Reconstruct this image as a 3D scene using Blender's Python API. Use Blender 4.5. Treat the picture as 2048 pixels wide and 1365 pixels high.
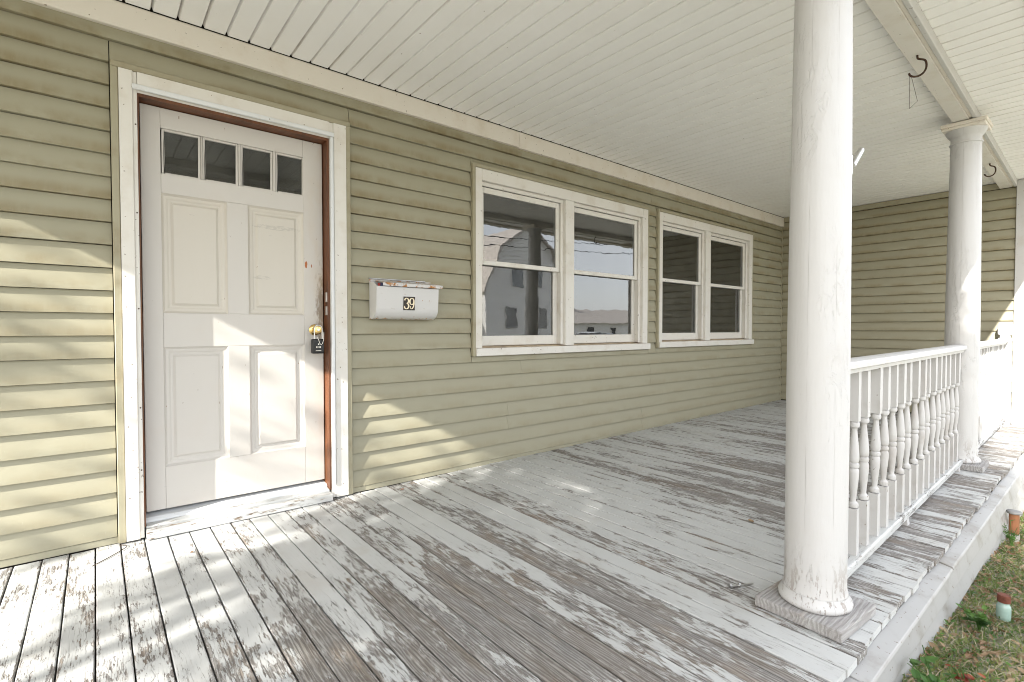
import bpy, bmesh, math, random
from mathutils import Vector, Matrix
R = math.radians
random.seed(7)
sc = bpy.context.scene
for o in list(bpy.data.objects):
    bpy.data.objects.remove(o)
COL = sc.collection

# ------------------------------------------------------------------ camera, sky, sun, exposure
cd = bpy.data.cameras.new('camera')
cam = bpy.data.objects.new('camera', cd); COL.objects.link(cam)
cam.location = (0, -3.1265, 1.05)
cam.rotation_euler = (R(90 - 1.363), 0, R(-39.477))
cd.sensor_width = 36; cd.lens = 17.737; cd.clip_start = 0.02; cd.clip_end = 2000
sc.camera = cam

SUN = Vector((1.0, 0.25, -0.56)).normalized()          # the way the light travels
world = bpy.data.worlds.new('World'); sc.world = world; world.use_nodes = True
wn = world.node_tree.nodes; wl = world.node_tree.links
sky = wn.new('ShaderNodeTexSky'); sky.sky_type = 'NISHITA'; sky.sun_disc = False
sky.sun_elevation = math.asin(-SUN.z); sky.sun_rotation = math.atan2(-SUN.x, -SUN.y)
sky.air_density = 1.0; sky.dust_density = 1.5; sky.ozone_density = 1.0
# thin bright cloud over the whole sky
tc = wn.new('ShaderNodeTexCoord'); cn = wn.new('ShaderNodeTexNoise'); cn.inputs['Scale'].default_value = 2.2; cn.inputs['Detail'].default_value = 6
cm = wn.new('ShaderNodeMapRange'); cm.inputs[1].default_value = .3; cm.inputs[2].default_value = .7; cm.inputs[3].default_value = .62; cm.inputs[4].default_value = .92
cx = wn.new('ShaderNodeMix'); cx.data_type = 'RGBA'; cx.inputs[7].default_value = (4.5, 4.5, 4.55, 1)
wl.new(tc.outputs['Generated'], cn.inputs['Vector']); wl.new(cn.outputs[0], cm.inputs[0]); wl.new(cm.outputs[0], cx.inputs[0]); wl.new(sky.outputs[0], cx.inputs[6])
wl.new(cx.outputs[2], wn['Background'].inputs[0]); wn['Background'].inputs[1].default_value = 0.15
sd = bpy.data.lights.new('sun', 'SUN'); sun = bpy.data.objects.new('sun', sd); COL.objects.link(sun)
sun.rotation_euler = SUN.to_track_quat('-Z', 'Y').to_euler(); sun.location = (-12, -6, 9)
sd.energy = 3.1; sd.angle = R(0.5); sd.color = (1, 0.95, 0.87)
sc.view_settings.view_transform = 'Standard'; sc.view_settings.look = 'None'
sc.view_settings.exposure = 2.15; sc.view_settings.gamma = 1; sc.view_settings.use_curve_mapping = False
sc.cycles.use_denoising = True; sc.cycles.max_bounces = 8; sc.cycles.diffuse_bounces = 5
sc.cycles.transparent_max_bounces = 16; sc.cycles.sample_clamp_indirect = 6
sc.cycles.use_adaptive_sampling = True; sc.cycles.adaptive_threshold = 0.02; sc.cycles.filter_width = 1.0
sc.cycles.caustics_reflective = False; sc.cycles.caustics_refractive = False

# ------------------------------------------------------------------ materials
class NM:
    """small node-material builder"""
    def __init__(s, name):
        s.m = bpy.data.materials.new(name); s.m.use_nodes = True
        s.t = s.m.node_tree; s.t.nodes.clear()
        s.out = s.t.nodes.new('ShaderNodeOutputMaterial')
    def N(s, typ, props=None, **ins):
        n = s.t.nodes.new(typ)
        for k, v in (props or {}).items(): setattr(n, k, v)
        for k, v in ins.items():
            key = int(k[1:]) if k[0] == '_' else k.replace('_', ' ')
            s.put(n.inputs[key], v)
        return n
    def put(s, sock, v):
        if isinstance(v, bpy.types.NodeSocket): s.t.links.new(v, sock)
        elif isinstance(v, (tuple, list)) and sock.type == 'RGBA': sock.default_value = (*v[:3], 1)
        else: sock.default_value = v
    def pos(s): return s.N('ShaderNodeNewGeometry').outputs['Position']
    def obj(s): return s.N('ShaderNodeTexCoord').outputs['Object']
    def rnd(s): return s.N('ShaderNodeObjectInfo').outputs['Random']
    def xyz(s, v):
        n = s.N('ShaderNodeSeparateXYZ', _0=v); return n.outputs
    def m_(s, op, a, b=0.0, c=0.0):
        n = s.N('ShaderNodeMath', {'operation': op}, _0=a, _1=b, _2=c); return n.outputs[0]
    def vm(s, op, a, b):
        n = s.N('ShaderNodeVectorMath', {'operation': op}, _0=a, _1=b); return n.outputs[0]
    def rvec(s, k=(37., 91., 53.)):                     # per-object random offset
        n = s.N('ShaderNodeVectorMath', {'operation': 'SCALE'}); n.inputs[0].default_value = k
        s.put(n.inputs['Scale'], s.rnd()); return n.outputs[0]
    def noise(s, v, scale=5., detail=4., rough=.55, dist=0., stretch=None):
        if stretch: v = s.vm('MULTIPLY', v, stretch)
        return s.N('ShaderNodeTexNoise', Vector=v, Scale=scale, Detail=detail, Roughness=rough, Distortion=dist).outputs[0]
    def mp(s, v, a, b, c=0., d=1., smooth=True):
        n = s.N('ShaderNodeMapRange', {'interpolation_type': 'SMOOTHSTEP' if smooth else 'LINEAR'}, _0=v, _1=a, _2=b, _3=c, _4=d)
        return n.outputs[0]
    def mix(s, f, a, b, mode='MIX'):
        n = s.N('ShaderNodeMix', {'data_type': 'RGBA', 'blend_type': mode})
        s.put(n.inputs[0], f); s.put(n.inputs[6], a); s.put(n.inputs[7], b); return n.outputs[2]
    def ramp(s, f, stops):
        n = s.N('ShaderNodeValToRGB', Fac=f); e = n.color_ramp.elements
        while len(e) < len(stops): e.new(.5)
        for q, (p, c) in zip(e, stops): q.position = p; q.color = (*c, 1)
        return n.outputs[0]
    def bump(s, h, strength=.4, dist=.002):
        return s.N('ShaderNodeBump', Height=h, Strength=strength, Distance=dist).outputs[0]
    def bsdf(s, col, rough=.6, normal=None, metal=0., spec=.4, **kw):
        b = s.N('ShaderNodeBsdfPrincipled', Base_Color=col, Roughness=rough, Metallic=metal, Specular_IOR_Level=spec, **kw)
        if normal is not None: s.put(b.inputs['Normal'], normal)
        s.t.links.new(b.outputs[0], s.out.inputs[0]); return s.m

def simple(name, col, rough=.6, metal=0., var=.08, scale=8., spec=.4):
    m = NM(name); p = m.pos(); n = m.noise(p, scale, 5, .6)
    d = tuple(c * (1 - var) for c in col); l = tuple(min(1, c * (1 + var)) for c in col)
    c = m.mix(m.mp(n, .3, .7), d, l)
    return m.bsdf(c, rough, m.bump(m.noise(p, scale * 12, 3), .12, .001), metal, spec)

def paint(name, col, dirt=(.42, .36, .27), dirt_amt=.35, specks=.7, bump=.25, rough=.5, sc_=6.):
    """old brush paint: soft dirt clouds, dark pinpoint chips, brush relief"""
    m = NM(name); p = m.vm('ADD', m.pos(), m.rvec((3., 5., 7.)))
    n = m.noise(p, sc_, 6, .6); f = m.m_('MULTIPLY', m.mp(n, .48, .78), dirt_amt)
    c = m.mix(f, col, dirt)
    sp = m.mp(m.noise(p, 55, 3, .5), specks, specks + .02)
    c = m.mix(m.m_('MULTIPLY', sp, .8), c, (.16, .12, .09))
    h = m.m_('ADD', m.noise(p, 40, 4), m.m_('MULTIPLY', m.noise(p, 9, 3), 1.5))
    return m.bsdf(c, rough, m.bump(h, bump, .0025))

def peel(name, axis, wear, paint_col=(.505, .515, .51), woods=((.325, .312, .295), (.235, .210, .180), (.30, .298, .294)),
         field=None, half=.046, grain=1., edge=.0, sharp=.010, vary=.15, contrast=.60, crack=1.):
    """weathered wood with flaking paint, grain along one axis; wear may be a field"""
    m = NM(name); P = m.pos(); off = m.rvec()
    q = m.vm('ADD', P, off)
    def st(a, b):
        s_ = [a, a, a]; s_[axis] = b; return tuple(s_)
    nA = m.noise(q, 1, 6, .66, .5, st(24, 5.5)); nB = m.noise(q, 1, 4, .65, .2, st(110, 16)); nL = m.noise(q, 1, 2, .5, 0, st(5, 2.2))
    p = m.m_('ADD', m.m_('MULTIPLY', nA, .46), m.m_('ADD', m.m_('MULTIPLY', nB, .34), m.m_('MULTIPLY', nL, .20)))
    W = field(m, P) if field else wear
    W = m.m_('ADD', W, m.m_('MULTIPLY', m.m_('SUBTRACT', m.rnd(), .5), vary))
    if edge:
        e = m.m_('ABSOLUTE', m.m_('DIVIDE', m.xyz(m.obj())[0 if axis != 0 else 1], half))
        W = m.m_('ADD', W, m.m_('MULTIPLY', m.m_('POWER', e, 6.), edge))
    d = m.m_('SUBTRACT', p, W)
    pm = m.mp(d, -sharp, sharp)
    # wood: cathedral grain plus fine fibre
    wv = m.N('ShaderNodeTexWave', {'wave_type': 'BANDS', 'bands_direction': 'X' if axis != 0 else 'Y'}, Vector=m.vm('MULTIPLY', q, st(1., .12)),
             Scale=30. * grain, Distortion=10., Detail=2., Detail_Scale=1.2).outputs['Fac']
    fib = m.noise(q, 1, 3, .6, .3, st(230, 6))
    base = m.ramp(m.noise(q, 1, 4, .6, 0, st(9, 1.6)), [(.30, woods[1]), (.48, woods[0]), (.66, woods[2])])
    base = m.mix(m.m_('MULTIPLY', m.mp(m.noise(q, 1, 4, .6, 0, st(7, 2.4)), .52, .66), .5), base, tuple(c_ * k_ for c_, k_ in zip(woods[0], (1.08, .88, .68))))
    g = m.m_('MULTIPLY', m.mp(wv, .2, .8), m.mp(fib, .32, .60, .35, 1.))
    wood = m.mix(m.m_('MULTIPLY', m.m_('SUBTRACT', 1., g), contrast), base, (.085, .068, .058))
    # worn paint still in the pores of the bare wood
    res = m.m_('MULTIPLY', m.mp(m.noise(q, 1, 5, .7, .2, st(85, 18)), .50, .60), m.mp(d, -.10, -.015, .15, .8))
    wood = m.mix(res, wood, (.50, .495, .48))
    dirt = m.mp(m.noise(q, 2.6, 5, .65), .52, .76)
    pc = m.mix(m.m_('MULTIPLY', dirt, .38), paint_col, (.40, .36, .31))
    rub = m.m_('MULTIPLY', m.mp(fib, .56, .68), m.mp(d, .09, .0, .0, .7))          # grain rubbed through thin paint
    pc = m.mix(rub, pc, woods[0])
    ck = m.noise(q, 1, 3, .55, .4, st(62, 4.2))
    ck = m.mp(m.m_('ABSOLUTE', m.m_('SUBTRACT', ck, .5)), .0, .009, 1., 0.)        # hairline splits along the grain
    ck = m.m_('MULTIPLY', ck, m.mp(d, .13, .03, 0., crack))
    pc = m.mix(m.m_('MULTIPLY', ck, .85), pc, (.10, .08, .07))
    rim = m.m_('MULTIPLY', m.mp(d, -.030, -.004), m.m_('SUBTRACT', 1., pm))        # old undercoat at the flake edges
    wood = m.mix(m.m_('MULTIPLY', rim, .40), wood, (.12, .095, .08))
    col = m.mix(pm, wood, pc)
    stain = m.mp(m.noise(q, 4.1, 4, .6), .68, .76)
    col = m.mix(m.m_('MULTIPLY', stain, .5), col, (.13, .085, .05))
    h = m.m_('ADD', m.m_('MULTIPLY', pm, 1.5), m.m_('ADD', m.m_('MULTIPLY', m.m_('MULTIPLY', g, .8), m.mp(pm, 0, 1, 1., .08)), m.m_('SUBTRACT', m.m_('MULTIPLY', nB, .3), m.m_('MULTIPLY', ck, .8))))
    return m.bsdf(col, m.mp(pm, 0, 1, .85, .5), m.bump(h, .8, .0022), spec=.3)

def deck_wear(m, P):
    x, y, z = m.xyz(P)
    def g(v, c, w):
        d = m.m_('DIVIDE', m.m_('SUBTRACT', v, c), w); return m.m_('POWER', 2.718, m.m_('MULTIPLY', -1., m.m_('MULTIPLY', d, d)))
    a = m.m_('MULTIPLY', g(x, 1.05, .62), m.mp(y, -.75, -1.75))            # foot traffic in from the steps
    b = m.m_('MULTIPLY', m.mp(x, 1.9, 3.2), g(y, -1.75, .75))              # along the porch
    c = m.m_('MULTIPLY', m.mp(x, 1.9, 2.3), m.mp(y, -2.25, -2.45))         # outside the railing
    d = m.m_('MULTIPLY', g(x, .35, .55), m.mp(y, -.6, -1.5))
    w = m.m_('ADD', .424, m.m_('MULTIPLY', a, .142))
    w = m.m_('ADD', w, m.m_('MULTIPLY', b, .090))
    w = m.m_('ADD', w, m.m_('MULTIPLY', d, .035))
    return m.m_('ADD', w, m.m_('MULTIPLY', c, .045))

M = {}
M['deck'] = peel('deck_paint', 1, .4, field=deck_wear, edge=.06)
M['rail_peel'] = peel('rail_peel', 0, .49, grain=1.4, half=.05)
M['plinth'] = peel('plinth_wood', 0, .63, woods=((.41, .40, .395), (.34, .325, .318), (.44, .435, .43)), grain=.7, contrast=.36)
M['threshold'] = peel('threshold_wood', 0, .475, woods=((.45, .36, .27), (.34, .22, .13), (.42, .39, .36)))
M['sill'] = simple('sill_wood', (.50, .40, .29), .8, var=.25, scale=14)
M['white'] = paint('white_paint', (.53, .527, .52), dirt_amt=.3)
M['cream'] = paint('cream_trim', (.71, .67, .61), dirt=(.50, .40, .28), dirt_amt=.35, bump=.1)
M['wintrim'] = paint('window_paint', (.68, .66, .62), dirt=(.47, .40, .30), dirt_amt=.4, bump=.12)
M['skirt'] = paint('skirt_vinyl', (.37, .37, .366), dirt=(.21, .19, .16), dirt_amt=.85, bump=.08, specks=.68)
M['baluster'] = paint('baluster_paint', (.50, .497, .494), dirt=(.31, .27, .24), dirt_amt=.45, bump=.2, specks=.725)

def mk_column():
    m = NM('column_paint'); p = m.vm('ADD', m.obj(), m.rvec((3., 7., 11.))); x, y, z = m.xyz(m.obj())
    a = m.noise(p, 1, 6, .64, .5, (24, 24, 8)); b = m.noise(p, 1, 4, .6, 0, (110, 110, 45)); br = m.noise(p, 1, 3, .6, 0, (120, 120, 7))
    ang = m.m_('FRACT', m.m_('ADD', m.m_('MULTIPLY', m.m_('ARCTAN2', y, x), 1.1141), m.m_('MULTIPLY', m.noise(p, 6, 2), .02)))
    seam = m.mp(m.m_('ABSOLUTE', m.m_('SUBTRACT', ang, .5)), .0, .014, 1., 0.)          # joints between the staves
    seam = m.m_('MULTIPLY', seam, m.mp(m.noise(p, 1, 3, .6, 0, (2, 2, 2.6)), .42, .55))
    pt = m.mp(m.noise(p, 1, 4, .6, 0, (5, 5, 2.2)), .47, .60)
    flake = m.m_('MULTIPLY', m.mp(a, .50, .545), pt)                                    # where an older coat has let go
    ck = m.mp(m.m_('ABSOLUTE', m.m_('SUBTRACT', m.noise(p, 1, 3, .6, .3, (45, 45, 3.2)), .5)), 0., .005, 1., 0.)
    ck = m.m_('MULTIPLY', ck, m.mp(m.noise(p, 1, 3, .6, 0, (7, 7, 3)), .60, .70))
    chip = m.mp(m.m_('ADD', a, m.m_('MULTIPLY', b, .35)), .955, .97)
    c = m.mix(m.m_('MULTIPLY', m.mp(m.noise(p, 3.4, 5, .6), .5, .8), .22), (.525, .523, .523), (.41, .36, .31))
    c = m.mix(m.m_('MULTIPLY', flake, .05), c, (.46, .44, .42))
    c = m.mix(m.m_('MULTIPLY', m.m_('MAXIMUM', chip, m.m_('MULTIPLY', ck, .3)), .6), c, (.24, .19, .16))
    c = m.mix(m.m_('MULTIPLY', seam, .25), c, (.25, .22, .20))
    low = m.m_('MULTIPLY', m.mp(m.xyz(m.pos())[2], .30, .05), m.mp(m.m_('ADD', m.m_('MULTIPLY', a, .6), m.m_('MULTIPLY', b, .4)), .53, .56))
    c = m.mix(m.m_('MULTIPLY', low, .7), c, (.27, .23, .20))
    h = m.m_('ADD', m.m_('MULTIPLY', flake, -1.), m.m_('ADD', m.m_('MULTIPLY', b, .35), m.m_('MULTIPLY', br, .35)))
    h = m.m_('SUBTRACT', h, m.m_('ADD', m.m_('MULTIPLY', ck, .9), m.m_('ADD', seam, m.m_('MULTIPLY', low, 1.2))))
    return m.bsdf(c, .5, m.bump(h, .55, .0028))
M['column'] = mk_column()

def mk_sage():
    m = NM('sage_vinyl'); P = m.pos(); q = m.vm('ADD', P, m.rvec((11., 17., 5.)))
    x, y, z = m.xyz(P)
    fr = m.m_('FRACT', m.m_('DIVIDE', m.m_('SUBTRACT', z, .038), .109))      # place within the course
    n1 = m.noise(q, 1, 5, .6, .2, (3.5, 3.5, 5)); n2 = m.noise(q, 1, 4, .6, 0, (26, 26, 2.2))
    brown_tone = m.m_('MULTIPLY', m.mp(fr, .62, .12), m.mp(n1, .34, .62))  # patchy grime low on each course
    brown_tone = m.m_('MULTIPLY', m.m_('MULTIPLY', brown_tone, m.mp(n2, .25, .65, .55, 1.)), m.mp(z, .4, 2.0, .5, 1.35))  # browner with height, strongest just below the porch ceiling
    c = m.mix(m.m_('MULTIPLY', brown_tone, .62), (.325, .307, .225), (.215, .170, .088))
    st = m.mp(m.noise(q, 1, 4, .7, 0, (60, 60, 5)), .66, .74)
    c = m.mix(m.m_('MULTIPLY', st, .22), c, (.48, .46, .38))
    c = m.mix(m.m_('MULTIPLY', m.rnd(), .10), c, (.30, .30, .22))
    g = m.noise(q, 1, 4, .6, .4, (7, 7, 130))
    return m.bsdf(c, .52, m.bump(m.m_('ADD', g, m.noise(q, 2.2, 2)), .10, .002), spec=.35)
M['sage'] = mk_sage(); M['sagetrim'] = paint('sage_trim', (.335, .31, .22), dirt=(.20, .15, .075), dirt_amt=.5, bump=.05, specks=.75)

def mk_ceiling():
    m = NM('ceiling_vinyl'); P = m.pos(); q = m.vm('ADD', P, m.rvec((5., 9., 3.)))
    x, y, z = m.xyz(P)
    lx = m.m_('ABSOLUTE', m.m_('DIVIDE', m.xyz(m.obj())[0], .0545))
    e = m.mp(lx, .80, 1.0)
    streak = m.m_('MULTIPLY', m.mp(m.noise(q, 1, 5, .62, .2, (14, 1.1, 1)), .40, .72), m.m_('MAXIMUM', m.mp(y, -.55, -.05, .35, 1.), m.mp(y, -1.8, -2.4, .35, 1.)))
    c = m.mix(m.m_('MULTIPLY', m.m_('MULTIPLY', e, streak), .75), (.895, .895, .895), (.40, .33, .25))
    sp = m.mp(m.noise(q, 40, 2, .5), .77, .785)
    c = m.mix(m.m_('MULTIPLY', sp, .75), c, (.2, .15, .11))
    c = m.mix(m.m_('MULTIPLY', m.mp(m.noise(q, 1.4, 4), .45, .75), .10), c, (.66, .60, .52))
    return m.bsdf(c, .42, m.bump(m.noise(q, 2.0, 2), .06, .004), spec=.35)
M['ceiling'] = mk_ceiling()

def mk_door(name, col):
    m = NM(name); P = m.pos(); x, y, z = m.xyz(P)
    c = m.mix(m.m_('MULTIPLY', m.mp(m.noise(P, 5, 6, .6), .5, .8), .22), col, (.55, .48, .42))
    # hand grime and scorched-looking rust round the latch edge
    g = m.m_('MULTIPLY', m.mp(x, .985, 1.09), m.m_('MULTIPLY', m.mp(z, .80, 1.05), m.mp(z, 1.75, 1.2)))
    gn = m.mp(m.m_('ADD', m.noise(P, 1, 5, .65, .3, (40, 1, 12)), m.m_('MULTIPLY', g, .55)), .78, 1.02)
    c = m.mix(m.m_('MULTIPLY', m.m_('MULTIPLY', gn, m.mp(g, 0., .25)), .75), c, (.18, .115, .06))
    g2 = m.m_('MULTIPLY', m.mp(x, .93, 1.09), m.mp(m.noise(P, 1, 4, .6, 0, (9, 1, 4)), .40, .75))
    c = m.mix(m.m_('MULTIPLY', g2, .35), c, (.52, .40, .26))
    def spot(cx, cz, hx, hz, wob=.35):                                          # one mark with a ragged outline
        dx = m.m_('DIVIDE', m.m_('SUBTRACT', x, cx), hx); dz = m.m_('DIVIDE', m.m_('SUBTRACT', z, cz), hz)
        r = m.m_('ADD', m.m_('ADD', m.m_('MULTIPLY', dx, dx), m.m_('MULTIPLY', dz, dz)), m.m_('MULTIPLY', m.noise(P, 90, 3), wob * 3))
        return m.mp(r, 1. + wob, .85 + wob)
    c = m.mix(spot(.989, 1.441, .008, .024), c, (.38, .12, .03)); c = m.mix(spot(1.02, 1.435, .0035, .012), c, (.30, .10, .03))
    tape = m.m_('MULTIPLY', m.m_('MAXIMUM', spot(.83, 1.642, .15, .016), spot(.745, 1.348, .06, .012)), m.mp(m.noise(P, 1, 4, .6, 0, (30, 1, 90)), .42, .58))
    c = m.mix(m.m_('MULTIPLY', tape, .45), c, (.36, .34, .31))                   # left-over tape
    chip = m.mp(m.noise(P, 1, 3, .5, .3, (70, 1, 24)), .735, .75)
    c = m.mix(m.m_('MULTIPLY', chip, .8), c, (.22, .15, .10))
    scuff = m.mp(m.noise(P, 1, 3, .5, .5, (16, 1, 110)), .73, .76)
    c = m.mix(m.m_('MULTIPLY', scuff, .4), c, (.35, .32, .31))
    return m.bsdf(c, .45, m.bump(m.noise(P, 1, 4, .6, 0, (90, 1, 14)), .16, .002))
M['door'] = mk_door('door_paint', (.552, .528, .495))
M['panel'] = mk_door('door_panel_paint', (.56, .527, .47))

def mk_jamb():
    m = NM('stained_jamb'); P = m.pos()
    g = m.noise(P, 1, 5, .6, .4, (120, 60, 4)); b = m.mp(m.noise(P, 1, 4, .6, 0, (12, 12, 3.)), .42, .68)
    c = m.mix(g, (.19, .072, .030), (.085, .032, .014)); c = m.mix(m.m_('MULTIPLY', b, .55), c, (.05, .022, .012))
    return m.bsdf(c, .5, m.bump(g, .3, .002))
M['jamb'] = mk_jamb()

def mk_glass(name, tint=(.90, .92, .91), ior=2.25):
    m = NM(name); P = m.pos()
    nrm = m.bump(m.noise(P, 2.8, 3), .07, .01)
    fr = m.N('ShaderNodeFresnel', IOR=ior, Normal=nrm).outputs[0]
    gl = m.N('ShaderNodeBsdfGlossy', Color=(.96, .98, 1.), Roughness=.004, Normal=nrm).outputs[0]
    tr = m.N('ShaderNodeBsdfTransparent', Color=tint).outputs[0]
    dif = m.N('ShaderNodeBsdfDiffuse', Color=(.5, .49, .44)).outputs[0]
    film = m.m_('MULTIPLY', m.mp(m.noise(P, 6, 5, .6), .35, .75, .35, 1.), .075)
    a = m.N('ShaderNodeMixShader', _0=film, _1=tr, _2=dif).outputs[0]
    b = m.N('ShaderNodeMixShader', _0=fr, _1=a, _2=gl).outputs[0]
    m.t.links.new(b, m.out.inputs[0]); return m.m
M['glass'] = mk_glass('window_glass'); M['doorglass'] = mk_glass('door_glass', (.80, .82, .80), 1.5)
M['interior'] = simple('interior_wall', (.20, .19, .17), .9)
M['dark'] = simple('dark_cavity', (.03, .025, .02), .9)
M['alu'] = paint('aluminium_strip', (.68, .70, .72), dirt_amt=.25, specks=.72, rough=.38, bump=.05)
M['brass'] = simple('brass', (.72, .52, .22), .22, 1., .1, 30)
M['steel'] = simple('steel', (.62, .62, .62), .3, 1., .1, 30)
M['black'] = simple('black_plastic', (.016, .016, .017), .45, 0, .2, 40)
M['offwhite'] = simple('offwhite_print', (.78, .76, .70), .6)
M['hook'] = simple('hook_iron', (.055, .03, .018), .6, .4, .3, 60)
M['wire'] = simple('thin_wire', (.10, .09, .08), .6, .5)
M['numplate'] = simple('number_plate', (.035, .028, .024), .55, 0, .2, 60)
M['numeral'] = simple('numeral_cream', (.80, .70, .52), .6, 0, .08, 80)

def mk_mailbox():
    m = NM('mailbox_enamel'); P = m.pos(); q = m.obj()
    x, y, z = m.xyz(P)
    edge = m.m_('MAXIMUM', m.mp(z, 1.135, 1.112), m.mp(z, 1.335, 1.36))
    edge = m.m_('MAXIMUM', edge, m.mp(y, -.132, -.141))
    r = m.mp(m.m_('ADD', m.noise(P, 28, 5, .65), m.m_('MULTIPLY', edge, .16)), .66, .74)
    c = m.mix(r, (.58, .575, .57), m.ramp(m.noise(P, 60, 4), [(.3, (.20, .07, .025)), (.7, (.55, .27, .08))]))
    sc1 = m.mp(m.noise(P, 1, 3, .5, .4, (22, 22, 60)), .70, .73)
    c = m.mix(m.m_('MULTIPLY', sc1, .5), c, (.45, .42, .38))
    return m.bsdf(c, .35, m.bump(m.noise(P, 60, 3), .08, .001))
M['mailbox'] = mk_mailbox()
M['paper_blue'] = simple('flyer_navy', (.03, .04, .09), .6)
M['paper_red'] = simple('flyer_red', (.35, .04, .03), .6)
M['paper'] = simple('flyer_white', (.72, .70, .66), .7)

def mk_ground():
    m = NM('ground_soil'); P = m.pos()
    n = m.noise(P, 1.1, 6, .65); n2 = m.noise(P, 38, 5, .7)
    c = m.ramp(m.m_('ADD', m.m_('MULTIPLY', n, .6), m.m_('MULTIPLY', n2, .4)), [(.32, (.14, .15, .09)), (.5, (.31, .30, .24)), (.66, (.42, .39, .33))])
    return m.bsdf(c, .95, m.bump(n2, .8, .02), spec=.1)
M['ground'] = mk_ground()
def mk_leaf(name, a, b, trans=.3):
    m = NM(name); n = m.noise(m.pos(), 9, 3)
    c = m.mix(m.mp(n, .35, .65), a, b)
    d = m.N('ShaderNodeBsdfPrincipled', Base_Color=c, Roughness=.6, Specular_IOR_Level=.3).outputs[0]
    t = m.N('ShaderNodeBsdfTranslucent', Color=c).outputs[0]
    m.t.links.new(m.N('ShaderNodeMixShader', _0=trans, _1=d, _2=t).outputs[0], m.out.inputs[0]); return m.m
M['grass'] = mk_leaf('grass_blade', (.085, .14, .03), (.23, .26, .085))
M['straw'] = mk_leaf('dry_straw', (.42, .35, .22), (.55, .49, .36))
M['litter'] = mk_leaf('dead_leaf', (.20, .105, .05), (.42, .31, .20))
M['weed'] = mk_leaf('weed_leaf', (.05, .125, .025), (.115, .215, .05))
M['redleaf'] = mk_leaf('red_leaf', (.22, .04, .025), (.36, .13, .05))
M['treeleaf'] = mk_leaf('tree_leaf', (.06, .10, .025), (.11, .15, .04), .35)
M['bark'] = simple('bark', (.13, .10, .075), .95, 0, .3, 20)
M['asphalt'] = simple('asphalt', (.06, .06, .06), .9, 0, .2, 20)
M['concrete'] = simple('concrete', (.38, .36, .33), .9, 0, .15, 6)
M['greyhouse'] = simple('grey_clapboard', (.74, .73, .70), .6, 0, .04, 3)
M['shingle'] = simple('shingle', (.46, .42, .38), .9, 0, .2, 5)
M['brick'] = simple('chimney_brick', (.30, .12, .08), .9, 0, .2, 8)
M['carpaint'] = simple('car_paint', (.50, .52, .54), .2, .3, .03, 2)
M['rubber'] = simple('rubber', (.02, .02, .02), .8)
M['rustpipe'] = paint('rusty_pipe', (.27, .115, .055), dirt=(.13, .06, .035), dirt_amt=.6, specks=.66)
M['pipegrey'] = simple('pipe_cap_grey', (.24, .24, .24), .6, .2)
M['rustlid'] = simple('rusty_lid', (.16, .055, .035), .75, .2, .3, 50)
M['jar'] = simple('milky_jar_glass', (.30, .42, .38), .15, 0, .1, 20, .6)

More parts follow.
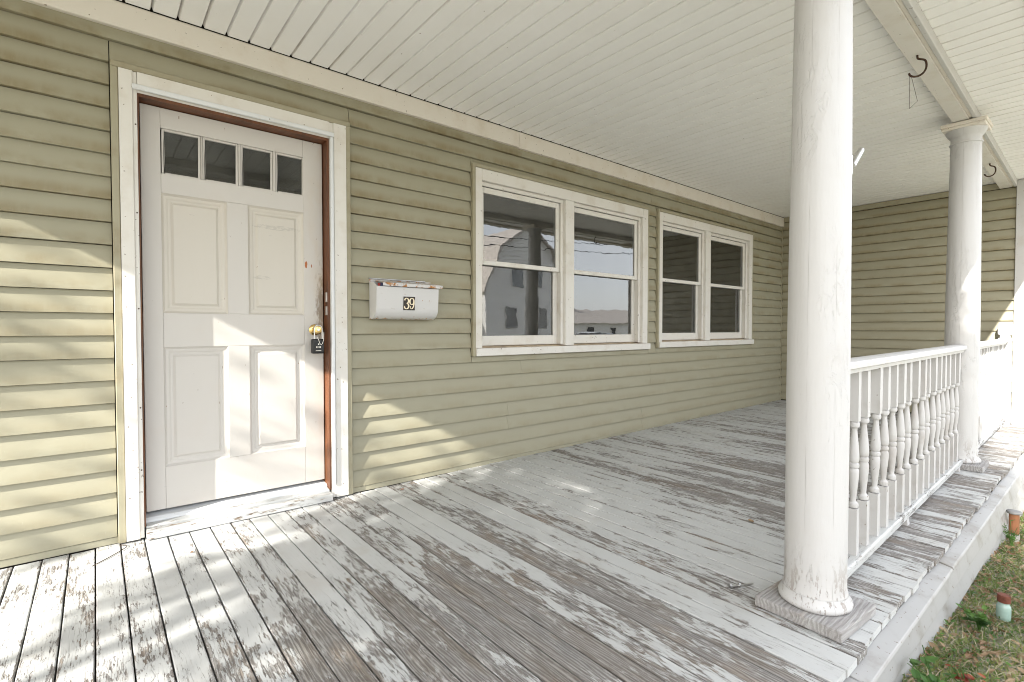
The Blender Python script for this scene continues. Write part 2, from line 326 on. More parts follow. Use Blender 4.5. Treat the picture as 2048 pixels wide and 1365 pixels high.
# ------------------------------------------------------------------ mesh helpers
WL = {}                                              # world location of every object built
def wloc(o): return WL.get(o, Vector((0, 0, 0)))
class MB:
    def __init__(s): s.v = []; s.f = []
    def add(s, vs, fs):
        b = len(s.v); s.v += [tuple(v) for v in vs]; s.f += [tuple(i + b for i in f) for f in fs]; return s
    def box(s, x0, x1, y0, y1, z0, z1, mat=None):
        vs = [(x, y, z) for z in (z0, z1) for y in (y0, y1) for x in (x0, x1)]
        if mat: vs = [mat @ Vector(v) for v in vs]
        return s.add(vs, [(0, 2, 3, 1), (4, 5, 7, 6), (0, 1, 5, 4), (2, 6, 7, 3), (0, 4, 6, 2), (1, 3, 7, 5)])
    def prism(s, prof, A, B, fr=None):
        """closed 2D profile swept from A to B; fr maps (u,v) to a vector"""
        n = len(prof); vs = [Vector(A) + fr(u, v) for u, v in prof] + [Vector(B) + fr(u, v) for u, v in prof]
        fs = [(i, (i + 1) % n, n + (i + 1) % n, n + i) for i in range(n)] + [tuple(range(n - 1, -1, -1)), tuple(range(n, 2 * n))]
        return s.add(vs, fs)
    def lathe(s, prof, c, seg=32, rfun=None):
        vs = []; fs = []; n = len(prof)
        for r, z in prof:
            for k in range(seg):
                a = 2 * math.pi * k / seg; rr = r if rfun is None else rfun(r, z, a)
                vs.append((c[0] + rr * math.cos(a), c[1] + rr * math.sin(a), c[2] + z))
        for i in range(n - 1):
            for k in range(seg):
                k2 = (k + 1) % seg
                fs.append((i * seg + k, i * seg + k2, (i + 1) * seg + k2, (i + 1) * seg + k))
        fs.append(tuple(range(seg - 1, -1, -1))); fs.append(tuple((n - 1) * seg + k for k in range(seg)))
        return s.add(vs, fs)
    def tube(s, pts, r, seg=8):
        pts = [Vector(p) for p in pts]; n = len(pts); rs = r if isinstance(r, (list, tuple)) else [r] * n
        vs = []; fs = []; up = None
        for i, p in enumerate(pts):
            t = (pts[min(i + 1, n - 1)] - pts[max(i - 1, 0)]).normalized()
            if up is None:
                up = t.orthogonal().normalized()
            up = (up - t * up.dot(t)).normalized(); w = t.cross(up)
            for k in range(seg):
                a = 2 * math.pi * k / seg; vs.append(p + (up * math.cos(a) + w * math.sin(a)) * rs[i])
        for i in range(n - 1):
            for k in range(seg):
                k2 = (k + 1) % seg; fs.append((i * seg + k, i * seg + k2, (i + 1) * seg + k2, (i + 1) * seg + k))
        fs.append(tuple(range(seg - 1, -1, -1))); fs.append(tuple((n - 1) * seg + k for k in range(seg)))
        return s.add(vs, fs)
    def build(s, name, mat, parent=None, bevel=0., smooth=None, origin=None, seg=1):
        xs = [Vector(v) for v in s.v]
        lo = Vector([min(v[i] for v in xs) for i in range(3)]); hi = Vector([max(v[i] for v in xs) for i in range(3)])
        c = Vector(origin) if origin else (lo + hi) / 2
        me = bpy.data.meshes.new(name); me.from_pydata([v - c for v in xs], [], s.f)
        if bevel:
            bm = bmesh.new(); bm.from_mesh(me)
            bmesh.ops.remove_doubles(bm, verts=bm.verts, dist=1e-6)
            ed = [e for e in bm.edges if len(e.link_faces) == 2 and e.calc_face_angle(0) > R(35)]
            bmesh.ops.bevel(bm, geom=ed, offset=bevel, segments=seg, affect='EDGES', profile=.6, clamp_overlap=True)
            bm.to_mesh(me); bm.free()
        me.validate()
        if smooth:
            me.polygons.foreach_set('use_smooth', [True] * len(me.polygons)); me.set_sharp_from_angle(angle=R(smooth))
        me.materials.append(M[mat])
        o = bpy.data.objects.new(name, me); COL.objects.link(o); place(o, c, parent); return o
def place(o, world, parent=None):
    o.parent = parent; o.location = Vector(world) - wloc(parent); WL[o] = Vector(world)
def box(name, mat, x0, x1, y0, y1, z0, z1, parent=None, bevel=.002): return MB().box(x0, x1, y0, y1, z0, z1).build(name, mat, parent, bevel)
def empty(name, loc, parent=None):
    o = bpy.data.objects.new(name, None); o.empty_display_size = .1; COL.objects.link(o); place(o, loc, parent); return o
def dup(o, world, parent=None):
    c = o.copy(); COL.objects.link(c); place(c, world, parent)
    for ch in o.children:
        dup(ch, Vector(world) + (wloc(ch) - wloc(o)), c)
    return c
def tag(o, label, cat, group=None):
    o['label'] = label; o['category'] = cat
    if group: o['group'] = group
    return o
def struct(o): o['kind'] = 'structure'; return o
XYZ = lambda u, v: Vector((0, u, v))                 # profile in the YZ plane, swept along X
YX = lambda u, v: Vector((u, 0, v))                  # profile in the XZ plane, swept along Y

def yf(x): return -2.405 + .019 * (x - 2.4)           # the line of columns, rail and beam
def zf(x): return max(0., .007 * (x - 1.5))           # the old deck climbs a little to the right
X1 = 7.55; CEIL = 2.625; EDGE = -2.60

# ------------------------------------------------------------------ ground and street
def gz(x, y):
    z = -.24 - .058 * min(max(x - 2.2, 0), 5.5) - .14 * min(max(-2.65 - y, 0), 1.6)
    return max(z, -.66)
xs = [-400, -60, -20, -8, -3] + [-1 + .5 * i for i in range(22)] + [12, 16, 25, 60, 400]
ys = [-400, -80, -40, -20, -12, -8, -6] + [-5 + .4 * i for i in range(8)] + [0, 8, 60, 400]
gm = MB(); gv = [(x, y, gz(x, y)) for y in ys for x in xs]; nx = len(xs)
gm.add(gv, [(j * nx + i, j * nx + i + 1, (j + 1) * nx + i + 1, (j + 1) * nx + i) for j in range(len(ys) - 1) for i in range(nx - 1)])
struct(gm.build('ground', 'ground', smooth=60))
struct(box('road', 'asphalt', -150, 150, -20.5, -12.5, -.70, -.64))
struct(box('bounce_walkway', 'concrete', .1, 1.75, -10.9, -3.1, -.70, gz(1, -4.5) + .02))  # unseen concrete walk, added to bounce light up onto the porch ceiling
struct(box('pavement', 'concrete', -150, 150, -12.3, -10.9, -.75, -.55))

# ------------------------------------------------------------------ house front and return wall
house = empty('house', (0, 0, 0))
tag(house, 'house front clad in sage green clapboard siding, with white door and paired windows', 'house')
OPEN = [(.066, 1.240, -1, 2.336), (2.168, 4.372, .842, 2.286), (4.508, 6.634, .852, 2.300)]
PROF = [(.1068, .0015), (.075, -.0070), (.04, -.0145), (.014, -.0192), (.0, -.0200)]   # (z above lip, y)
def prof_y(t):
    for (t1, y1), (t0, y0) in zip(PROF, PROF[1:]):
        if t0 <= t <= t1: return y0 + (y1 - y0) * (t - t0) / (t1 - t0)
    return PROF[0][1] if t > .1 else PROF[-1][1]
def course_profile(lip, zlo, zhi):
    ts = sorted({max(zlo - lip, 0), min(zhi - lip, .1068)} | {t for t, _ in PROF if zlo - lip < t < zhi - lip})
    return [(prof_y(t), lip + t) for t in ts] + [(.0095, lip + ts[-1]), (.0095, lip + ts[0])]
def siding_piece(x0, x1, lip, zlo, zhi, parent):
    sag = lambda x: .0012 * math.sin(x * 2.3 + lip * 9)
    mb = MB(); pr = course_profile(lip, zlo, zhi)
    mb.prism(pr, (x0, 0, sag(x0)), (x1, 0, sag(x1)), XYZ)
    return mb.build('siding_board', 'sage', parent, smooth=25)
XL = -2.9; XR = X1 - .022
for k in range(-1, 23):
    lip = .038 + .109 * k; top = lip + .1068
    if k < 0:
        segs = [(XL, .07), (1.235, XR)]
        for a, b in segs:
            MB().prism([(-.016, .004), (-.016, .034), (-.006, .040), (.004, .040), (.004, .004)], (a, 0, zf(a) * .0), (b, 0, 0), XYZ).build('starter_strip', 'sage', house, smooth=25)
        continue
    segs = [(XL, XR)]; part = []
    for (a, b, z0, z1) in OPEN:
        if top <= z0 or lip >= z1: continue
        new = []
        for s0, s1 in segs:
            if b <= s0 or a >= s1: new.append((s0, s1)); continue
            if a > s0: new.append((s0, a))
            if b < s1: new.append((b, s1))
        segs = new
        if lip < z0 - .004: part.append((a, b, lip, z0))
        if top > z1 + .004: part.append((a, b, z1, top))
    for s0, s1 in segs:
        cuts = [s0] + [c_ for c_ in ((.62 + 1.9 * ((k // 2) % 4) + 3.66 * n_) for n_ in range(-2, 3)) if s0 + .35 < c_ < s1 - .35] + [s1]
        for n_, (c0_, c1_) in enumerate(zip(cuts, cuts[1:])):
            if c1_ - c0_ > .02:
                o = siding_piece(c0_ + (.002 if n_ == 0 else .0004), c1_ - (.002 if c1_ == s1 else .0004), lip, lip, min(top, 2.51), house)
                o.location.y -= .0012 * (n_ % 2)
    for a, b, z0, z1 in part: siding_piece(a + .002, b - .002, lip, z0, min(z1, 2.51), house)
# sheathing behind, with the openings left free
wall = MB(); edges = [(-3.2, .10), (1.18, 2.21), (4.32, 4.55), (6.57, X1 + .05)]
for a, b in edges: wall.box(a, b, .013, .11, -.6, 2.8)
for a, b, z0, z1 in [(.10, 1.18, 2.26, 2.8), (2.21, 4.32, -.6, .89), (2.21, 4.32, 2.22, 2.8), (4.55, 6.57, -.6, .90), (4.55, 6.57, 2.22, 2.8)]:
    wall.box(a, b, .013, .11, z0, z1)
wall.build('sheathing', 'dark', house)
# frieze board under the ceiling, with its joint
MB().prism([(-.036, 2.497), (-.036, 2.612), (-.030, 2.622), (-.006, 2.622), (-.006, 2.497)], (XL, 0, 0), (2.62, 0, 0), XYZ).build('frieze_board', 'cream', house, .002)
MB().prism([(-.036, 2.492), (-.036, 2.612), (-.030, 2.622), (-.006, 2.622), (-.006, 2.492)], (2.622, 0, 0), (X1 - .01, 0, 0), XYZ).build('frieze_board', 'cream', house, .002)
# inside corner post
box('corner_post', 'sagetrim', X1 - .020, X1 - .001, -.019, .0, 0.03, 2.495, house, .003)
# return wall
RW = empty('return_wall', (X1, -1.2, 0), house)
XN = lambda u, v: Vector((u, 0, v))
for k in range(0, 23):
    lip = .038 + .109 * k + .012
    pr = course_profile(lip, lip, min(lip + .1068, 2.5595))
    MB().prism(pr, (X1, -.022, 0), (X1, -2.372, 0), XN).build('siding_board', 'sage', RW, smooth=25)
box('head_channel', 'sagetrim', X1 - .028, X1 + .003, -2.372, -.022, 2.560, 2.620, RW, .002)
box('sheathing', 'dark', X1 + .013, X1 + .1, -2.40, .0, -.6, 2.8, RW, 0)
box('corner_board', 'white', X1 - .03, X1 + .012, -2.475, -2.374, -.45, 2.622, RW, .003)
for k in range(-5, 23):
    lip = .038 + .109 * k + .012
    pr = [(y - 2.455, z) for y, z in course_profile(lip, lip, lip + .1068)]
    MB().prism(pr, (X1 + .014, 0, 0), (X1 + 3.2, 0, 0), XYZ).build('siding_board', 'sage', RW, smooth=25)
box('front_sheathing', 'dark', X1 + .1, X1 + 3.2, -2.44, -2.3, -.6, 2.8, RW, 0)

# dark hall and room behind the glass
room = MB(); a, b, c, d, e, f = -1.2, 7.4, .112, 4.2, .0, 2.5
room.add([(a, c, e), (b, c, e), (b, d, e), (a, d, e), (a, c, f), (b, c, f), (b, d, f), (a, d, f)],
         [(0, 1, 2, 3), (4, 7, 6, 5), (3, 2, 6, 7), (0, 3, 7, 4), (1, 5, 6, 2)])
struct(room.build('interior_room', 'interior'))
struct(box('interior_partition', 'interior', 1.55, 1.65, .115, 4.2, 0, 2.5))

# door frame
df = empty('door_frame', (.64, 0, 0), house)
MB().box(.068, .098, -.040, .0, .005, 2.304).build('side_channel', 'sagetrim', df, .003)
MB().box(1.209, 1.238, -.040, .0, .005, 2.304).build('side_channel', 'sagetrim', df, .003)
MB().box(.068, 1.238, -.040, .0, 2.304, 2.334).build('head_channel', 'sagetrim', df, .003)
MB().prism([(.099, -.046), (.150, -.046), (.156, -.036), (.170, -.036), (.170, .0), (.099, .0)], (0, 0, .01), (0, 0, 2.302), lambda u, v: Vector((u, v, 0))).build('side_casing', 'wintrim', df)
MB().prism([(1.1075, -.036), (1.128, -.036), (1.134, -.046), (1.208, -.046), (1.208, .0), (1.1075, .0)], (0, 0, .01), (0, 0, 2.302), lambda u, v: Vector((u, v, 0))).build('side_casing', 'wintrim', df)
MB().prism([(-.046, 2.302), (-.046, 2.238), (-.036, 2.230), (-.036, 2.206), (.0, 2.206), (.0, 2.302)], (.1715, 0, 0), (1.106, 0, 0), XYZ).build('head_casing', 'wintrim', df)
box('storm_strip', 'alu', 1.1085, 1.128, -.056, -.038, .09, 2.212, df, .004)
box('storm_strip', 'alu', .150, 1.131, -.058, -.048, 2.214, 2.240, df, .004)
for z in (2.05, 1.62, 1.15, .66, .35):
    o = MB().lathe([(.0035, -.001), (.0035, .001)], (0, 0, 0), 8).build('screw', 'hook', df)
    o.rotation_euler = (R(90), 0, 0); place(o, (.163, -.037, z), df)
MB().box(.1715, .1765, -.034, .10, .06, 2.205).build('side_jamb', 'jamb', df)
MB().box(1.095, 1.106, -.034, .10, .06, 2.205).build('side_jamb', 'jamb', df)
MB().box(.177, 1.0945, -.034, .10, 2.190, 2.2055).build('head_jamb', 'jamb', df)
MB().box(.177, .186, .084, .10, .12, 2.19).build('door_stop', 'jamb', df)
# threshold: three weathered steps
MB().prism([(-.075, .004), (-.075, .040), (-.070, .046), (-.035, .049), (-.035, .004)], (.178, 0, 0), (1.100, 0, 0), XYZ).build('threshold_nosing', 'threshold', df, .002)
MB().prism([(-.034, .004), (-.034, .058), (-.028, .064), (.004, .068), (.004, .004)], (.178, 0, 0), (1.094, 0, 0), XYZ).build('threshold_board', 'threshold', df, .002)
MB().prism([(.005, .004), (.005, .076), (.02, .088), (.10, .098), (.10, .004)], (.178, 0, 0), (1.094, 0, 0), XYZ).build('sill_plate', 'alu', df, .002)
# strike plates showing on the jamb
for z0, z1 in ((1.215, 1.275), (1.135, 1.19)):
    box('strike_plate', 'steel', 1.0915, 1.0955, -.018, .018, z0, z1, df, .003)

# door leaf
door = empty('door', (.635, .04, .11), house)
D0, D1, DZ0, DZ1 = .184, 1.089, .112, 2.186
yo, yi = .040, .080
LZ0, LZ1 = 1.860, 2.072
def leaf(n, x0, x1, z0, z1, mat='door', y0=yo, y1=yi, bev=.0015): return box(n, mat, x0, x1, y0, y1, z0, z1, door, bev)
leaf('stile', D0, .268, DZ0, DZ1); leaf('stile', .975, D1, DZ0, DZ1)
leaf('top_rail', .2685, .9745, LZ1 + .012, DZ1); leaf('lite_rail', .2685, .9745, 1.752, LZ1 - .22)
leaf('lock_rail', .2685, .9745, .955, 1.134); leaf('bottom_rail', .2685, .9745, DZ0, .332)
leaf('centre_stile', .566, .672, 1.1345, 1.7515); leaf('centre_stile', .566, .672, .3325, .9545)
for (x0, x1, z0, z1, mt) in ((.268, .566, 1.134, 1.752, 'panel'), (.672, .975, 1.134, 1.752, 'panel'), (.268, .566, .332, .955, 'door'), (.672, .975, .332, .955, 'door')):
    # a sunk panel: sloping moulding, then a raised field
    rings = [(0, .0), (.010, .010), (.022, .012), (.030, .016), (.040, .016), (.052, .007)]
    mb = MB(); vs = []
    for d_, yy in rings:
        vs += [(x0 + d_, yo + yy, z0 + d_), (x1 - d_, yo + yy, z0 + d_), (x1 - d_, yo + yy, z1 - d_), (x0 + d_, yo + yy, z1 - d_)]
    fs = []
    for i in range(len(rings) - 1):
        for k in range(4): fs.append((i * 4 + k, i * 4 + (k + 1) % 4, i * 4 + 4 + (k + 1) % 4, i * 4 + 4 + k))
    b = (len(rings) - 1) * 4; fs.append((b, b + 1, b + 2, b + 3))
    vs += [(x0, yi, z0), (x1, yi, z0), (x1, yi, z1), (x0, yi, z1)]; n = len(vs) - 4; fs.append((n + 3, n + 2, n + 1, n))
    for k in range(4): fs.append((k, n + k, n + (k + 1) % 4, (k + 1) % 4))
    mb.add(vs, fs).build('panel', mt, door)
LX = [(.284, .436), (.466, .616), (.650, .796), (.832, .976 - .004)]
for i, (a_, b_) in enumerate(LX):
    box('pane', 'doorglass', a_ - .003, b_ + .003, .056, .060, LZ0 - .006, LZ1 + .004, door, 0)
    mb = MB(); w = .011                                  # glazing bead round every light
    mb.box(a_ - w, a_, .046, .066, LZ0 - w, LZ1 + w).box(b_, b_ + w, .046, .066, LZ0 - w, LZ1 + w)
    mb.box(a_, b_, .046, .066, LZ1, LZ1 + w).box(a_, b_, .046, .066, LZ0 - w, LZ0)
    mb.build('glazing_bead', 'door', door, .003)
for i in range(3):
    xm = (LX[i][1] + LX[i + 1][0]) / 2; hw = (LX[i + 1][0] - LX[i][1]) / 2 - .0115
    box('muntin', 'door', xm - hw, xm + hw, .038, .068, LZ0 - .008, LZ1 + .0118, door, .003)
# brass knob
kn = MB().lathe([(.034, 0), (.034, .004), (.028, .009), (.014, .011), (.013, .03), (.020, .036), (.027, .046), (.028, .056), (.022, .066), (.012, .069)], (0, 0, 0), 28).build('knob', 'brass', door, smooth=40)
kn.rotation_euler = (R(90), 0, 0); place(kn, (1.035, yo - .035, 1.045), door)
kc = MB().lathe([(.008, 0), (.008, .003)], (0, 0, 0), 16).build('keyhole', 'steel', door); kc.rotation_euler = (R(90), 0, 0); place(kc, (1.035, yo - .0705, 1.045), door)

# paired sash windows
def window(X0, X1_, Z0, Z1, j):
    xm0 = X0 + (X1_ - X0) * .4475; xm1 = xm0 + .106
    w = empty('window', ((X0 + X1_) / 2, 0, Z0), house)
    box('side_channel', 'sagetrim', X0 - .026, X0 - .0005, -.040, .0, Z0 - .002, Z1 + .027, w, .003)
    box('side_channel', 'sagetrim', X1_ + .0005, X1_ + .028, -.030, .0, Z0 + .062, Z1 + .027, w, .003)
    box('head_channel', 'sagetrim', X0, X1_, -.040, .0, Z1 + .0005, Z1 + .027, w, .003)
    CW, CH = .062, .088
    box('side_casing', 'wintrim', X0, X0 + CW, -.034, .03, Z0 + .060, Z1, w, .003)
    box('side_casing', 'wintrim', X1_ - CW - .02, X1_, -.034, .03, Z0 + .060, Z1, w, .003)
    box('head_casing', 'wintrim', X0 + CW + .0005, X1_ - CW - .0205, -.034, .03, Z1 - CH, Z1, w, .003)
    box('mullion', 'wintrim', xm0, xm1, -.033, .10, Z0 + .062, Z1 - CH - .0005, w, .004)
    box('sill', 'wintrim', X0, X1_ + .032, -.050, -.022, Z0, Z0 + .059, w, .003)
    MB().prism([(-.0215, Z0 + .020), (-.0215, Z0 + .056), (.10, Z0 + .078), (.10, Z0 + .020)], (X0 + .002, 0, 0), (X1_ - .002, 0, 0), XYZ).build('sill_slope', 'sill', w)
    for (a_, b_) in ((X0 + CW, xm0), (xm1, X1_ - CW - .02)):
        zb, zt = Z0 + .074, Z1 - CH
        zm = zb + (zt - zb) * .515
        # channels down the side of the frame
        box('sash_channel', 'wintrim', b_ - .034, b_ - .0005, -.004, .010, zb, zt - .0005, w, .002)
        box('sash_channel', 'wintrim', b_ - .026, b_ - .0005, .0105, .10, zb, zt - .0005, w, .002)
        box('blind_stop', 'wintrim', a_ + .0005, b_ - .035, -.006, .012, zt - .030, zt - .0005, w, .003)
        xa, xb = a_ + .002, b_ - .028
        for (z0, z1, y0, nm, rt, rb) in ((zm - .018, zt - .031, .014, 'upper', .045, .036), (zb, zm + .018, .046, 'lower', .034, .078)):
            st = .046; mb = MB()
            xr = xb if nm == 'upper' else xb - .0
            mb.box(xa, xa + st, y0, y0 + .028, z0, z1).box(xr - st, xr, y0, y0 + .028, z0, z1)
            mb.box(xa + st, xr - st, y0 + .0005, y0 + .0275, z1 - rt, z1).box(xa + st, xr - st, y0 + .0005, y0 + .0275, z0, z0 + rb)
            mb.build('sash', 'wintrim', w, .003)
            box('pane', 'glass', xa + st - .004, xr - st + .004, y0 + .012, y0 + .016, z0 + rb - .004, z1 - rt + .004, w, 0)
    return w
window(2.196, 4.338, .845, 2.258, 0)
window(4.535, 6.602, .855, 2.272, 1)

# ------------------------------------------------------------------ porch floor
floor = struct(empty('porch_floor', (2.5, -1.3, 0)))
PW = .0938; first = None; bw = .0445
i0 = int((-1.25 + .018) / PW)
proto = {}
for i in range(i0, 82):
    xc = -.018 + PW * (i + .5)
    if xc > X1 - .03: break
    v = i % 5
    if v not in proto:
        rr = random.Random(v); mb = MB(); n = 10
        L0, L1 = -.018, EDGE
        ys_ = [L0 + (L1 - L0) * k / n for k in range(n + 1)]
        vs = []
        for y in ys_:
            cup = rr.uniform(-.0008, .0012); dx = rr.uniform(-.0006, .0006)
            vs += [(-bw + dx, y, -.026), (bw + dx, y, -.026), (bw + dx, y, -.002), (bw - .003 + dx, y, cup), (0, y, cup - .0006), (-bw + .003 + dx, y, cup), (-bw + dx, y, -.002)]
        fs = []
        for k in range(n):
            for q in range(7): fs.append((k * 7 + q, (k + 1) * 7 + q, (k + 1) * 7 + (q + 1) % 7, k * 7 + (q + 1) % 7))
        fs.append(tuple(range(7))); fs.append(tuple(n * 7 + q for q in range(6, -1, -1)))
        proto[v] = mb.add(vs, fs).build('deck_board', 'deck', floor, origin=(0, -1.3, 0))
        place(proto[v], (xc, -1.3, zf(xc)), floor)
    else:
        o = dup(proto[v], (xc, -1.3 + random.uniform(-.006, .006), zf(xc) + random.uniform(-.0012, .0012)), floor)
box('subfloor', 'dark', -1.3, X1 - .01, -2.54, -.02, -.12, -.028, floor, 0)

# skirt under the deck edge
sk = empty('porch_skirt', (4.5, -2.63, -.5))
tag(sk, 'white clapboard skirt below the porch deck edge beside the weedy ground', 'porch skirt')
SY = -2.625
capp = [(-2.592, -.030), (-2.592, -.046), (-2.650, -.058), (-2.655, -.052), (-2.650, -.040)]
for a_, b_ in ((1.80, 2.98), (2.985, 7.60)):
    MB().prism(capp, (a_, 0, zf(a_)), (b_, 0, zf(b_) * .6), XYZ).build('ledge_cap', 'skirt', sk, .002)
for k in range(6):
    z1 = -.052 - .115 * k; z0 = z1 - .118
    MB().prism([(SY + .008, z1), (SY - .016, z0 + .010), (SY - .016, z0), (SY + .01, z0), (SY + .012, z1)], (1.80, 0, 0), (7.60, 0, .0), XYZ).build('skirt_board', 'skirt', sk, smooth=25)
box('corner_board', 'skirt', 1.745, 1.797, -2.640, -2.56, -.7, -.034, sk, .003)
box('end_panel', 'skirt', 1.755, 1.795, -2.558, -2.40, -.7, -.034, sk, .003)
box('rim_joist', 'deck', -1.3, 1.74, -2.585, -2.545, -.22, -.028, sk, .003)
box('step_riser', 'skirt', .1, 1.70, -2.80, -2.60, -.42, -.19, sk, .004)

# ------------------------------------------------------------------ porch ceiling, beam, roof
ceil = struct(empty('porch_ceiling', (2.5, -1.4, CEIL)))
CP = .1095; cp0 = None
pr = [(-CP / 2 + .0003, .024), (-CP / 2 + .0003, .019), (-CP / 2 + .0070, 0), (CP / 2 - .0070, 0), (CP / 2 - .0003, .019), (CP / 2 - .0003, .024)]
k = 0
while True:
    xc = -1.98 + .0245 + CP * (k + .5); k += 1
    if xc > X1 - .02: break
    if cp0 is None:
        cp0 = MB().prism([(u, v) for u, v in pr], (0, -.034, 0), (0, -2.80, 0), YX).build('ceiling_board', 'ceiling', ceil, origin=(0, -1.4, 0)); place(cp0, (xc, -1.4, CEIL), ceil)
    else:
        dup(cp0, (xc, -1.4, CEIL + random.uniform(-.0008, .0008)), ceil)
roof = empty('porch_roof', (2.5, -1.4, CEIL + .02))
tag(roof, 'porch roof edge with white fascia above the beadboard ceiling', 'roof')
MB().prism([(-2.86, 2.700), (-2.86, 2.735), (.0, 3.05), (.0, 2.96), (-.02, 2.70)], (-2.02, 0, 0), (9.0, 0, 0), XYZ).build('roof_slab', 'shingle', roof)
box('soffit_backing', 'dark', -1.99, X1, -2.80, -.006, 2.660, 2.69, roof, 0)
box('fascia', 'cream', -2.02, 9.0, -2.845, -2.806, 2.600, 2.72, roof, .003)
MB().prism([(-2.847, 2.60), (-2.91, 2.60), (-2.935, 2.64), (-2.935, 2.72), (-2.925, 2.72), (-2.925, 2.645), (-2.905, 2.61), (-2.857, 2.61), (-2.857, 2.715), (-2.847, 2.715)], (-2.02, 0, 0), (9.0, 0, 0), XYZ).build('gutter', 'white', roof)
box('end_fascia', 'cream', -2.02, -1.985, -2.80, -.01, 2.52, 2.72, roof, .003)

beam = empty('porch_beam', (3, yf(3), 2.56))
tag(beam, 'long white boxed beam across the tops of the porch columns', 'beam')
def along(prof, xa, xb, name, mat, parent, bevel=.002, zlift=lambda x: 0, **kw):
    return MB().prism(prof, (xa, yf(xa), zlift(xa)), (xb, yf(xb), zlift(xb)), XYZ).build(name, mat, parent, bevel, **kw)
for xa, xb, dz in ((-1.98, 4.955, 0), (4.957, 7.515, -.004)):
    along([(.062, 2.560 + dz), (.062, 2.6235), (-.030, 2.6235), (-.030, 2.560 + dz)], xa, xb, 'bottom_board', 'wintrim', beam)
    along([(-.0305, 2.567 + dz), (-.0305, 2.6235), (-.0500, 2.6235), (-.0500, 2.567 + dz)], xa, xb, 'seam_board', 'cream', beam)
    along([(-.0505, 2.558 + dz), (-.0505, 2.6235), (-.072, 2.6235), (-.072, 2.558 + dz)], xa, xb, 'fascia_board', 'white', beam)

# ------------------------------------------------------------------ columns
def column(x, label):
    y = yf(x); z = zf(x)
    c = empty('porch_column', (x, y, z)); tag(c, label, 'column', 'round porch columns')
    rnd = random.Random(int(x * 100))
    pl = MB(); s_ = .148
    ang = R(-3.5 if x < 3 else 1.)
    mt = Matrix.Translation((x, y, z)) @ Matrix.Rotation(ang, 4, 'Z')
    pl.box(-s_, s_, -s_, s_, .0015, .042, mt).build('plinth', 'plinth', c, .006, seg=2)
    ph = rnd.uniform(0, 6)
    def wob(r, zz, a): return r * (1 + .004 * math.sin(5 * a + ph + zz * 1.3) + .003 * math.sin(11 * a + zz * 5))
    MB().lathe([(.112, .0425), (.118, .048), (.1205, .057), (.118, .066), (.112, .072), (.109, .078), (.1065, .090)], (x, y, z), 48, wob).build('base_moulding', 'column', c, smooth=50)
    H = 2.41 - z
    prof = [(.1055, .0905), (.101, .11)] + [(.1005 - .0125 * max(0, (t - .25) / .75) ** 1.6, .11 + (H - .11) * t) for t in [k / 40 for k in range(1, 41)]]
    MB().lathe(prof, (x, y, z), 56, wob).build('shaft', 'column', c, smooth=50)
    r0 = prof[-1][0]; zt = H + z
    MB().lathe([(r0, zt), (r0 + .006, zt + .002), (r0 + .008, zt + .008), (r0 + .006, zt + .014), (r0, zt + .016), (r0, zt + .050), (r0 + .006, zt + .056), (r0 + .015, zt + .068), (r0 + .026, zt + .086), (r0 + .031, zt + .1005)], (x, y, 0), 48).build('capital', 'column', c, smooth=50)
    MB().box(-.122, .122, -.122, .122, zt + .101, zt + .1205, Matrix.Translation((x, y, 0))).box(-.130, .130, -.130, .130, zt + .1206, 2.5555, Matrix.Translation((x, y, 0))).build('abacus', 'cream', c, .004)
    return c
column(2.045, 'near white round column with peeling paint on a bare grey wood plinth')
column(4.985, 'far white round column between the two railing sections')

